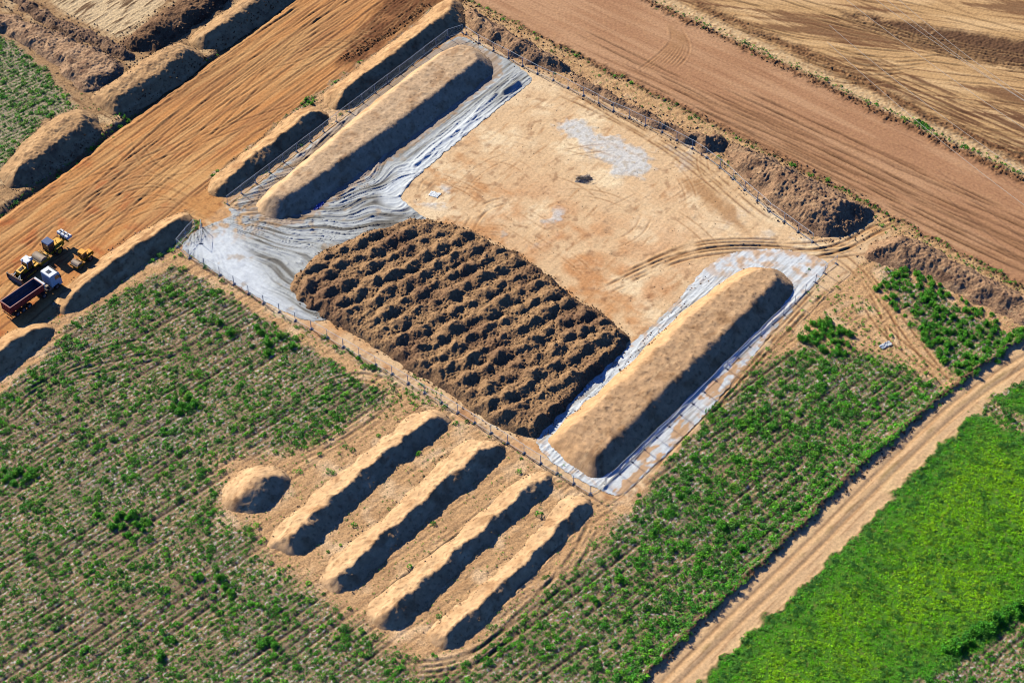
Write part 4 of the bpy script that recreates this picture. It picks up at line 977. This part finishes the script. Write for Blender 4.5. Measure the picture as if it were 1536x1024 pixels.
# ------------------------------------------------------------------ overhead wires
def wire(a, b, z, label):
    p, q = P(*a, z), P(*b, z)
    m = bpy.data.curves.new('overhead_wire', 'CURVE'); m.dimensions = '3D'; m.bevel_depth = .028; m.bevel_resolution = 1
    s = m.splines.new('POLY'); n = 24; s.points.add(n)
    for i in range(n + 1):
        t = -.25 + 1.5 * i / n; s.points[i].co = (p[0] + (q[0] - p[0]) * t, p[1] + (q[1] - p[1]) * t, z + 2.0 * ((t - .5) ** 2), 1)
    m.materials.append(M['wire'])
    o = bpy.data.objects.new('overhead_wire', m); COL.objects.link(o)
    dg = bpy.context.evaluated_depsgraph_get(); me = bpy.data.meshes.new_from_object(o.evaluated_get(dg)); me.materials.clear(); me.materials.append(M['wire'])
    bpy.data.objects.remove(o); o = bpy.data.objects.new('overhead_wire', me); COL.objects.link(o)
    tag(o, label, 'power cable', 'overhead wires above the graded yard')
for a, b, l in (((1275, 8), (1545, 203), 'overhead wire entering at the left of the dark soil patch'), ((1325, 12), (1560, 170), 'overhead wire running over the left part of the dark soil patch'), ((1367, 34), (1545, 160), 'overhead wire over the middle of the dark soil patch'), ((1387, 37), (1560, 165), 'overhead wire highest and rightmost over the dark soil patch'),
                ((1291, 82), (1500, 240), 'overhead wire above the curved wheel tracks'), ((1290, 112), (1511, 293), 'lowest overhead wire, crossing the graded strip edge')):
    wire(a, b, 16.0, l)

# ------------------------------------------------------------------ litter and scraps
def scrap(name, label, cat, px, w, l, h, mat, rz=0, seed=0, group=None):
    n = 14; gx = np.linspace(-w / 2, w / 2, n); gy = np.linspace(-l / 2, l / 2, n * 2); A, B = np.meshgrid(gx.astype(f32), gy.astype(f32))
    z = .05 + h * np.abs(fbm(A / .5 + seed, B / .5, 3, 500 + seed)) * 1.6
    A = A * (1 + .35 * perlin(B / .6, A / .6, 510 + seed)); B = B * (1 + .2 * perlin(A / .7, B / .7, 520 + seed))
    p = P(*px); zz_ = float(top_z(np.array([p[0]]), np.array([p[1]]))[0])
    o = mesh_np(name, np.stack([A.ravel(), B.ravel(), z.ravel()], -1), grid_faces(n, 2 * n), M[mat]); o.location = (p[0], p[1], zz_); o.rotation_euler = (0, 0, rz)
    sm = o.modifiers.new('Solidify', 'SOLIDIFY'); sm.thickness = .012
    tag(o, label, cat, group)
scrap('plastic_scrap', 'crumpled white plastic film lying on the bare soil by the weeds', 'litter', (1328, 518), .9, 2.0, .4, 'plastic', math.radians(30) - math.pi / 2, 1)
scrap('blue_film', 'strip of blue film at the shaded foot of the left windrow', 'tarpaulin', (478, 310), .7, 2.6, .35, 'bluefilm', AV2 - math.pi / 2, 2)
scrap('blue_film', 'strip of blue film at the shaded foot of the right-hand windrow', 'tarpaulin', (1100, 540), .6, 3.0, .35, 'bluefilm', AV2 - math.pi / 2, 3)
scrap('fabric_scrap', 'small torn rag of white fabric on the yard by the stockpile tip', 'fabric scrap', (652, 292), 1.3, 1.8, .1, 'plastic', 1.2, 4)
def debris():
    p = P(876, 269); r = empty('debris_pile', (p[0], p[1], 0)); tag(r, 'small pile of grey sticks and torn fabric on the open sandy yard', 'debris')
    na, nr = 28, 7; vv = [(0, 0, .32)]; ff_ = []
    rg = np.random.default_rng(9); ph = rg.uniform(0, 6.28, 3)
    for k in range(1, nr + 1):
        for m_ in range(na):
            t = m_ * 2 * math.pi / na; rad = (1 + .22 * math.sin(2 * t + ph[0]) + .16 * math.sin(5 * t + ph[1]) + .1 * math.sin(9 * t + ph[2])) * k / nr
            vv.append((1.7 * rad * math.cos(t), .95 * rad * math.sin(t), max(.02, .34 * (1 - (k / nr) ** 1.4) + rg.uniform(-.1, .1) * (k < nr)) if k < nr else .015))
    for m_ in range(na): ff_.append((0, 1 + m_, 1 + (m_ + 1) % na, 1 + (m_ + 1) % na))
    me_faces = [(0, 1 + m_, 1 + (m_ + 1) % na) for m_ in range(na)]
    for k in range(nr - 1):
        for m_ in range(na):
            a_, b_ = 1 + k * na + m_, 1 + k * na + (m_ + 1) % na
            me_faces += [(a_, a_ + na, b_ + na), (a_, b_ + na, b_)]
    o = mesh_np('torn_fabric', np.array(vv), np.array(me_faces), M['steel'], parent=r, smooth=False)
    rq = random.Random(4)
    for k in range(16):
        a = rq.uniform(-.5, .9); x, y = rq.uniform(-1.2, 1.2), rq.uniform(-.6, .6); L = rq.uniform(.6, 1.6)
        MB().cyl((x - L / 2 * math.cos(a), y - L / 2 * math.sin(a), .1 + rq.uniform(0, .4)), (x + L / 2 * math.cos(a), y + L / 2 * math.sin(a), .25 + rq.uniform(0, .4)), .04, n=6).build('stick', M['stick'], r)
debris()

# ------------------------------------------------------------------ vegetation
def leaf_cloud(cx, cy, cz, rad, hei, K, size, colr, rng, upright=.0, var=.25, flat=.6, el0=.1, el1=1.2):
    """K leaf quads for each plant; arrays per plant"""
    n = len(cx); N = n * K; rep = lambda a: np.repeat(a, K)
    a = rng.random(N) * 2 * np.pi; rr_ = np.sqrt(rng.random(N)); t = rng.random(N)
    dome = np.sqrt(np.clip(1 - rr_ ** 2, .04, 1))
    R, Hh = rep(rad), rep(hei)
    c = np.stack([rep(cx) + R * rr_ * np.cos(a), rep(cy) + R * rr_ * np.sin(a), rep(cz) + Hh * dome * (.15 + .85 * t)], -1)
    s = rep(size) * rng.uniform(.6, 1.35, N)
    # two axes for each leaf
    az = rng.random(N) * 2 * np.pi; el = rng.uniform(el0, el1, N) if not upright else rng.uniform(upright, 1.45, N)
    d1 = np.stack([np.cos(az) * np.cos(el), np.sin(az) * np.cos(el), np.sin(el)], -1)
    d2 = np.stack([-np.sin(az), np.cos(az), rng.normal(0, .35, N)], -1)
    l1 = (s * (1.0 if not upright else 1.5))[:, None] * d1; l2 = (s * (flat if not upright else .28))[:, None] * d2
    v = np.stack([c - l1 * .5, c + l2 * .5, c + l1 * .6, c - l2 * .5], 1).reshape(-1, 3)
    col_ = rep(np.arange(n)); cc_ = colr[col_] * rng.uniform(1 - var, 1 + var, N)[:, None]
    return v, np.arange(N * 4, dtype=np.int32).reshape(-1, 4), np.repeat(cc_, 4, 0)
def inview(x, y, mx=.30, my=.2):
    z_ = (y - CAMY) * math.cos(DEP) + ALT * math.sin(DEP); return (np.abs(x) / z_ < mx) & (np.abs(((y - CAMY) * math.sin(DEP) - ALT * math.cos(DEP)) / z_) < my)
GRN = np.stack([C(88, 170, 44), C(98, 190, 42), C(70, 148, 48), C(128, 202, 48), C(108, 168, 68)])
def at_grid(arr, x, y):
    i = np.clip(((x - xs[0]) / RES).astype(int), 0, NX - 1); j = np.clip(((y - ys[0]) / RES).astype(int), 0, NY - 1); return arr[j, i]
ridf = rid.astype(f32)
def scatter_rows(n, rng, jit=.22):
    """random points on the stubble rows inside the view"""
    u = rng.uniform(-150, 150, n); k = rng.integers(-170, 170, n); v = k * .92 + rng.normal(0, jit, n)
    x = u * math.cos(AROW) - v * math.sin(AROW); y = u * math.sin(AROW) + v * math.cos(AROW)
    ok = inview(x, y); return x[ok].astype(f32), y[ok].astype(f32)
def clear_of_mounds(x, y, marg=.2):
    ok = np.ones(len(x), bool)
    for _, _, _, poly in MOUNDS: ok &= sdf(x, y, poly) < -marg
    return ok
DENSE = [PL([(1340, 405), (1375, 402), (1430, 440), (1536, 490), (1640, 540), (1640, 470), (1545, 500), (1500, 545), (1455, 575), (1425, 560), (1390, 520), (1350, 475), (1310, 435)]),
         PL([(1205, 488), (1240, 478), (1275, 495), (1290, 520), (1270, 535), (1220, 525), (1200, 508)])]
def plant_field():
    rng = np.random.default_rng(21)
    x, y = scatter_rows(1250000, rng, .19)
    isf = at_grid(ridf, x, y) == 0
    x, y = x[isf], y[isf]
    rt = at_grid(right, x, y); br = at_grid(bareW, x, y); rt_ = at_grid(rut, x, y)
    n1 = fbm(x / 7, y / 7, 3, 700); n2 = fbm(x / 2.2, y / 2.2, 2, 701)
    edge = sst(7, 1.5, pdist(x, y, eg))                                        # greener strip beside the farm track
    dens = .84 + .30 * sst(-.3, .35, n1 + .6 * n2) - .06 * rt + .6 * edge
    lf = at_grid(leftfield, x, y); dens = dens + .35 * lf * sst(-.4, .3, n1) * sst(16, 4, pdist(x, y, PL([(-60, 60), (0, 110), (60, 130)])))
    dens = dens * (1 - .94 * br) * (1 - .92 * np.clip(rt_ * 1.4, 0, 1))
    ok = rng.random(len(x)) < dens
    x, y, n1, n2, rt, edge = x[ok], y[ok], n1[ok], n2[ok], rt[ok], edge[ok]
    ok = clear_of_mounds(x, y); x, y, n1, n2, rt, edge = x[ok], y[ok], n1[ok], n2[ok], rt[ok], edge[ok]
    big = rng.random(len(x)) < (.035 + .075 * sst(-.1, .4, n1 + .5 * n2) + .055 * rt)
    vs, fs, cs = [], [], []; off = 0
    for sel, K, r0, r1 in ((~big, 11, .08, .22), (big, 62, .22, .54)):
        n = sel.sum(); rad = rng.uniform(r0, r1, n) * (1 + .25 * rt[sel]); hei = rad * rng.uniform(.9, 1.5, n)
        cidx = rng.integers(0, 5, n); colr = GRN[cidx] * rng.uniform(.8, 1.25, n)[:, None] * (1 + .25 * edge[sel])[:, None]
        v, f, c = leaf_cloud(x[sel], y[sel], ground_z(x[sel], y[sel]) - .02, rad, hei, K, .075 + rad * .26, colr, rng)
        vs.append(v); fs.append(f + off); cs.append(c); off += len(v)
    print('weeds', len(x), big.sum())
    tag(mesh_np('field_weeds', np.concatenate(vs), np.concatenate(fs), M['leaf'], np.concatenate(cs), smooth=False),
        'green weeds scattered in rows over the stubble field', 'weeds', kind='stuff')
plant_field()
def plant_meadow():
    rng = np.random.default_rng(31); n = 150000
    x = rng.uniform(10, 116, n).astype(f32); y = rng.uniform(-82, 10, n).astype(f32)
    ok = (at_grid(ridf, x, y) == 7) & inview(x, y) & (at_grid(pth, x, y) < .4); x, y = x[ok], y[ok]
    e = np.maximum(sdf(x, y, reg['meadow']), sdf(x, y, reg['meadow2']))
    n1 = fbm(x / 8, y / 8, 3, 710); n2 = fbm(x / 1.8, y / 1.8, 2, 711); n3 = fbm(x / 20, y / 20, 2, 712)
    keep = rng.random(len(x)) < .62 + .3 * sst(-.3, .2, n2); x, y, n1, n2, n3, e = (q_[keep] for q_ in (x, y, n1, n2, n3, e))
    yel = sst(-.3, .5, n1 * .5 + n3 * .5 + .45 * n2 + .22); yel = yel * sst(0, 7, e)
    colr = mix(base_like(x, C(96, 200, 24)), C(172, 240, 14), yel); colr = mix(colr, C(130, 176, 96), .7 * sst(7, 1, e) * sst(-.3, .4, n2)); colr = mix(colr, C(54, 130, 44), .85 * sst(.0, .35, n2 - .4 * n1))
    colr = mix(colr, C(200, 236, 44), (.6 * (rng.random(len(x)) < .16 * (.3 + yel))).astype(f32)); colr = colr * rng.uniform(.75, 1.25, len(x))[:, None]
    hei = rng.uniform(.15, .42, len(x)) * (1 + .8 * n2)
    v, f, c = leaf_cloud(x, y, ground_z(x, y) - .05, np.full(len(x), .24, f32), hei, 17, rng.uniform(.09, .18, len(x)), colr, rng, flat=.55, el0=.0, el1=.55)
    print('meadow', len(x))
    tag(mesh_np('meadow_grass', v, f, M['grass'], c, smooth=False), 'bright yellow-green meadow grass right of the farm track', 'grass', kind='stuff')
plant_meadow()

def shrub_proto(k):
    rng = np.random.default_rng(800 + k)
    # several upright shoots grown from one root
    n = 7 + k % 3; a = rng.random(n) * 6.28; r_ = rng.uniform(.1, .62, n)
    cx, cy = r_ * np.cos(a), r_ * np.sin(a); rad = rng.uniform(.26, .46, n); hei = rng.uniform(.55, 1.05, n)
    g = GRN[rng.integers(0, 4, n)] * rng.uniform(.8, 1.2, n)[:, None]
    v, f, c = leaf_cloud(cx, cy, np.full(n, .05), rad, hei, 90, np.full(n, .16), g, rng)
    vs = []; fs = []
    for i in range(n):                                                       # stems
        b0 = np.array([0, 0, -.05]); t0 = np.array([cx[i], cy[i], hei[i] * .8]); w = .02
        vs += [b0 + (w, 0, 0), b0 + (-w, 0, 0), t0 + (-w * .5, 0, 0), t0 + (w * .5, 0, 0), b0 + (0, w, 0), b0 + (0, -w, 0), t0 + (0, -w * .5, 0), t0 + (0, w * .5, 0)]
        o = i * 8; fs += [[o, o + 1, o + 2, o + 3], [o + 4, o + 5, o + 6, o + 7]]
    sv, sf = np.array(vs), np.array(fs)
    return mesh_np('weed_shrub', np.concatenate([v, sv]), np.concatenate([f, sf + len(v)]), M['leaf'], np.concatenate([c, np.tile(C(92, 96, 48), (len(sv), 1))]), smooth=False)
protos = [shrub_proto(k) for k in range(6)]
used = [False] * 6; NSH = 0
def put_shrub(px, py, s, label, group):
    global NSH
    x, y = P(px, py); k = random.randrange(6); o = protos[k]
    if used[k]: o = o.copy(); COL.objects.link(o)
    used[k] = True; NSH += 1
    o.location = (x, y, float(ground_z(x, y)) - .03); o.rotation_euler = (0, 0, random.uniform(0, 6.28)); sz = s * random.uniform(.85, 1.15)
    o.scale = (sz, sz, sz * random.uniform(.8, 1.15)); tag(o, label, 'shrub', group)
def fill(poly, n, s0, s1, label, group, gap):
    pts = []; tries = 0
    x0, x1 = min(p[0] for p in poly), max(p[0] for p in poly); y0, y1 = min(p[1] for p in poly), max(p[1] for p in poly)
    while len(pts) < n and tries < 6000:
        tries += 1; x, y = random.uniform(x0, x1), random.uniform(y0, y1)
        if sdf(np.array([x]), np.array([y]), poly)[0] < .3: continue
        if any((x - a) ** 2 + (y - b) ** 2 < gap * gap for a, b in pts): continue
        if not inview(np.array([x]), np.array([y]), .285, .19)[0]: continue
        pts.append((x, y)); put_shrub(*inv((x, y)), random.uniform(s0, s1), label, group)
fill(DENSE[0], 110, .6, 1.1, 'leafy dark-green weed bush in the dense patch below the right cloddy berm', 'bushes in the dense patch below the right berm', 1.0)
fill(DENSE[1], 26, .8, 1.2, 'leafy green weed bush in the small clump beside the right-hand fence', 'bushes in the clump by the right-hand fence', .85)
for lab, grp, spots in (('dark-green bush in the thicket at the left picture edge, mid field', 'bushes in the left-edge thicket', [(5, 705), (15, 715), (28, 708), (40, 716), (20, 725), (48, 708), (8, 722)]),
    ('dark-green bush in the thicket left of the round heap, lower field', 'bushes in the lower thicket', [(175, 780), (185, 790), (196, 778), (205, 788), (215, 795), (192, 802), (222, 783), (168, 790), (200, 770), (180, 772)]),
    ('dark-green bush in the thicket between the fence and the left picture edge', 'bushes in the middle thicket', [(262, 600), (272, 608), (283, 598), (268, 618), (280, 612), (290, 607), (258, 610)]),
    ('tall bush in the weedy strip close to the long lower fence', 'bushes along the lower fence', [(385, 492), (392, 500), (398, 515), (420, 505), (436, 520), (402, 530), (330, 485), (345, 500)]),
    ('dark bush near the bottom edge, lower left field', 'bushes in the lower left field', [(330, 870), (338, 880), (322, 882), (300, 865), (405, 960), (412, 968), (395, 965), (345, 890), (296, 868), (240, 985), (255, 960)]),
    ('bush in the weedy field between right-hand fence and farm track', 'bushes between right fence and farm track', [(1005, 770), (1020, 745), (1060, 720), (1100, 690), (1105, 830), (1110, 822), (1010, 825), (980, 800), (1160, 640), (1200, 620), (1080, 790), (930, 870), (890, 900), (1230, 580), (1040, 690)])):
    for px, py in spots: put_shrub(px, py, random.uniform(.8, 1.15), lab, grp)
for k in range(20): put_shrub(1418 + 118 * k / 19 + random.gauss(0, 4), 976 - 68 * k / 19 + random.gauss(0, 3), random.uniform(1.0, 1.5), 'dark bush of the row bounding the bright meadow, bottom right corner', 'bushes along the meadow edge')
for px, py, lab in ((186, 176, 'low green tuft at the foot of the grooved berm by the ditch'), (463, 153, 'green tuft between the two sandy berms behind the fence'), (1215, 333, 'green tuft at the foot of the big sheer-ended berm'), (1383, 185, 'green tuft on the sandy verge of the graded strip'), (115, 487, 'green tuft between the long berm and the short berm')):
    for j in range(3): put_shrub(px + j * 5 - 5, py + (j - 1) * 3, .55, lab, 'tufts: ' + lab[:40])
print('shrubs', NSH, time.time() - T0)

# tufts along verges
def verge():
    rng = np.random.default_rng(41); X_, Y_ = [], []
    for pts, n, w in (([(1310, 330), (1420, 385), (1536, 445), (1620, 490)], 220, .7), ([(985, 4), (1250, 128), (1536, 262)], 150, .7), ([(1370, 182), (1400, 198)], 60, .4), ([(1115, 215), (1300, 312)], 50, .6), ([(20, 275), (95, 250), (190, 178)], 90, 1.0), ([(448, 170), (462, 152)], 24, .5),
                      ([(1190, 325), (1225, 350)], 60, .5), ([(1090, 240), (1120, 262)], 30, .5), ([(0, 255), (60, 215), (120, 165)], 300, 3.0), ([(430, 680), (560, 600), (650, 590)], 260, 2.5), ([(480, 740), (640, 640)], 40, .8), ([(560, 790), (760, 660)], 40, .8), ([(650, 860), (850, 700)], 40, .8), ([(1250, 480), (1330, 540), (1420, 590)], 220, 2.5), ([(1230, 430), (1300, 470)], 60, 2)):
        pl = PL(pts); seg = rng.integers(0, len(pl) - 1, n); t = rng.random(n)
        a = np.array(pl)[seg]; b = np.array(pl)[seg + 1]; q_ = a + (b - a) * t[:, None] + rng.normal(0, w, (n, 2)); X_.append(q_[:, 0]); Y_.append(q_[:, 1])
    x = np.concatenate(X_).astype(f32); y = np.concatenate(Y_).astype(f32)
    ok = clear_of_mounds(x, y, .1); x, y = x[ok], y[ok]
    n = len(x); rad = rng.uniform(.1, .36, n); colr = GRN[rng.integers(0, 5, n)]
    v, f, c = leaf_cloud(x, y, top_z(x, y) - .02, rad, rad * 1.1, 16, .1 + rad * .3, colr, rng)
    tag(mesh_np('verge_weeds', v, f, M['leaf'], c, smooth=False), 'small weed tufts along the verges and bare soil', 'weeds', kind='stuff')
verge()

# ------------------------------------------------------------------ clods
def clods():
    rng = np.random.default_rng(51)
    ico = bmesh.new(); bmesh.ops.create_icosphere(ico, subdivisions=1, radius=1.0); iv = np.array([v.co[:] for v in ico.verts], f32); ifc = np.array([[v.index for v in f.verts] for f in ico.faces], np.int32); ico.free()
    PX, PY, S, Cc = [], [], [], []
    def around(poly, n, w0, w1, s0, s1, c):
        L = [(poly[i], poly[(i + 1) % len(poly)]) for i in range(len(poly))]
        ln = np.array([math.hypot(b[0] - a[0], b[1] - a[1]) for a, b in L]); idx = rng.choice(len(L), n, p=ln / ln.sum()); t = rng.random(n)
        a = np.array([l[0] for l in L])[idx]; b = np.array([l[1] for l in L])[idx]; e = b - a; nr = np.stack([-e[:, 1], e[:, 0]], -1) / (np.linalg.norm(e, axis=1)[:, None] + 1e-6)
        p = a + e * t[:, None] + nr * rng.uniform(w0, w1, n)[:, None]
        PX.append(p[:, 0]); PY.append(p[:, 1]); S.append(s0 + (s1 - s0) * rng.random(n) ** 3); Cc.append(np.tile(C(*c), (n, 1)) * rng.uniform(.7, 1.25, n)[:, None])
    around(pile, 1500, -1.3, .7, .04, .17, (140, 106, 76))
    for i, (_, _, _, poly) in enumerate(MOUNDS[:-1]):
        rough_ = i >= 14
        around(poly, 700 if rough_ else 260, -2.2 if rough_ else -.7, 2.2 if rough_ else .7, .05, .22 if rough_ else .13, (178, 140, 106) if rough_ else (200, 158, 116))
    n = 2600; x = rng.uniform(min(p[0] for p in pile), max(p[0] for p in pile), n); y = rng.uniform(min(p[1] for p in pile), max(p[1] for p in pile), n)
    ok = sdf(x, y, pile) > .5; PX.append(x[ok]); PY.append(y[ok]); S.append(.05 + .15 * rng.random(ok.sum()) ** 3); Cc.append(np.tile(C(160, 122, 86), (ok.sum(), 1)) * rng.uniform(.7, 1.3, ok.sum())[:, None])
    lb = PL([(815, 655), (850, 622), (900, 575), (945, 538), (990, 497), (1030, 448), (1060, 415)])
    around(lb + lb[::-1][1:-1], 700, -.9, 1.1, .04, .16, (150, 112, 78))
    n = 2600; q_ = np.array(PL([(u_, v_) for u_, v_ in zip(rng.uniform(620, 1240, n), rng.uniform(120, 470, n))])); ok = sdf(q_[:, 0], q_[:, 1], reg['pad']) > .5
    PX.append(q_[ok, 0]); PY.append(q_[ok, 1]); S.append(.02 + .07 * rng.random(ok.sum()) ** 4); Cc.append(np.tile(C(186, 146, 106), (ok.sum(), 1)) * rng.uniform(.6, 1.3, ok.sum())[:, None])
    for pts in ([(690, -2), (1110, 206), (1536, 432)], [(978, 6), (1536, 272)], [(958, 1024), (1178, 812), (1447, 568)], [(0, 312), (190, 172), (432, -5)], [(515, 90), (600, 40), (640, 5)]):
        pl = PL(pts); around(pl + pl[::-1][1:-1] if len(pl) > 2 else pl, 500, -.9, .9, .05, .2, (124, 90, 62))
    x = np.concatenate(PX).astype(f32); y = np.concatenate(PY).astype(f32); s = np.concatenate(S); c = np.concatenate(Cc)
    n = len(x); z = top_z(x, y) + s * .25
    v = iv[None] * rng.uniform(.6, 1.3, (n, len(iv), 1)) * (s[:, None] * rng.uniform(.7, 1.3, (n, 3)))[:, None, :] + np.stack([x, y, z], -1)[:, None, :]
    f = ifc[None] + (np.arange(n, dtype=np.int32) * len(iv))[:, None, None]
    tag(mesh_np('soil_clods', v.reshape(-1, 3), f.reshape(-1, 3), M['rough'], np.repeat(c, len(iv), 0), smooth=False), 'loose soil clods round the mounds and road edges', 'clods', kind='stuff')
clods()
# poppies
def poppies():
    rng = np.random.default_rng(61); xs_, ys_ = [], []
    for (px, py), n, sp in (((1485, 478), 26, 3.0), ((1275, 715), 10, 2.5), ((1430, 535), 5, 1.5), ((1000, 950), 5, 2.0)):
        p = P(px, py); xs_.append(p[0] + rng.normal(0, sp, n)); ys_.append(p[1] + rng.normal(0, sp, n))
    x = np.concatenate(xs_).astype(f32); y = np.concatenate(ys_).astype(f32); n = len(x)
    v, f, c = leaf_cloud(x, y, ground_z(x, y) + .75, np.full(n, .09), np.full(n, .08), 6, np.full(n, .11), np.tile(C(190, 52, 26), (n, 1)), rng)
    tag(mesh_np('poppies', v, f, M['leaf'], c, smooth=False), 'red poppies dotted among the weeds near the farm track', 'flowers', kind='stuff')
poppies()

# ------------------------------------------------------------------ light, sky, camera
w = bpy.data.worlds.new('World'); scene.world = w; w.use_nodes = True
nt = w.node_tree; bg = nt.nodes['Background']; sky = nt.nodes.new('ShaderNodeTexSky'); sky.sky_type = 'NISHITA'; sky.sun_disc = False
EL, AZ = math.radians(32), math.radians(-44)
sky.sun_elevation = EL; sky.sun_rotation = AZ; sky.altitude = 200; sky.air_density = 1.0; sky.dust_density = .4; sky.ozone_density = 2.0
tint = nt.nodes.new('ShaderNodeMix'); tint.data_type = 'RGBA'; tint.blend_type = 'MULTIPLY'; tint.inputs['Factor'].default_value = 1.0
tint.inputs['B'].default_value = (.38, .72, 1.7, 1)          # deep clear blue morning sky
nt.links.new(sky.outputs['Color'], tint.inputs['A']); nt.links.new(tint.outputs['Result'], bg.inputs['Color']); bg.inputs['Strength'].default_value = .05
ld = bpy.data.lights.new('sun', 'SUN'); ld.energy = 5.0; ld.angle = math.radians(.5); ld.color = (1.0, .93, .84)
lo = bpy.data.objects.new('sun', ld); COL.objects.link(lo)
sd = Vector((math.sin(AZ) * math.cos(EL), math.cos(AZ) * math.cos(EL), math.sin(EL)))
lo.rotation_euler = (-sd).to_track_quat('-Z', 'Y').to_euler(); lo.location = sd * 200
cd = bpy.data.cameras.new('camera'); cam = bpy.data.objects.new('camera', cd); COL.objects.link(cam)
cam.location = (0, CAMY, ALT); cam.rotation_euler = (math.pi / 2 - DEP, 0, 0)
cd.sensor_width = 36; cd.lens = 36 * FPX / 1536; cd.clip_start = 1; cd.clip_end = 20000
scene.camera = cam
scene.cycles.diffuse_bounces = 0
scene.cycles.filter_width = 1.1
vs_ = scene.view_settings; vs_.view_transform = 'Standard'; vs_.look = 'None'; vs_.exposure = .62; vs_.gamma = 1.0; vs_.use_curve_mapping = False
print('done', time.time() - T0)
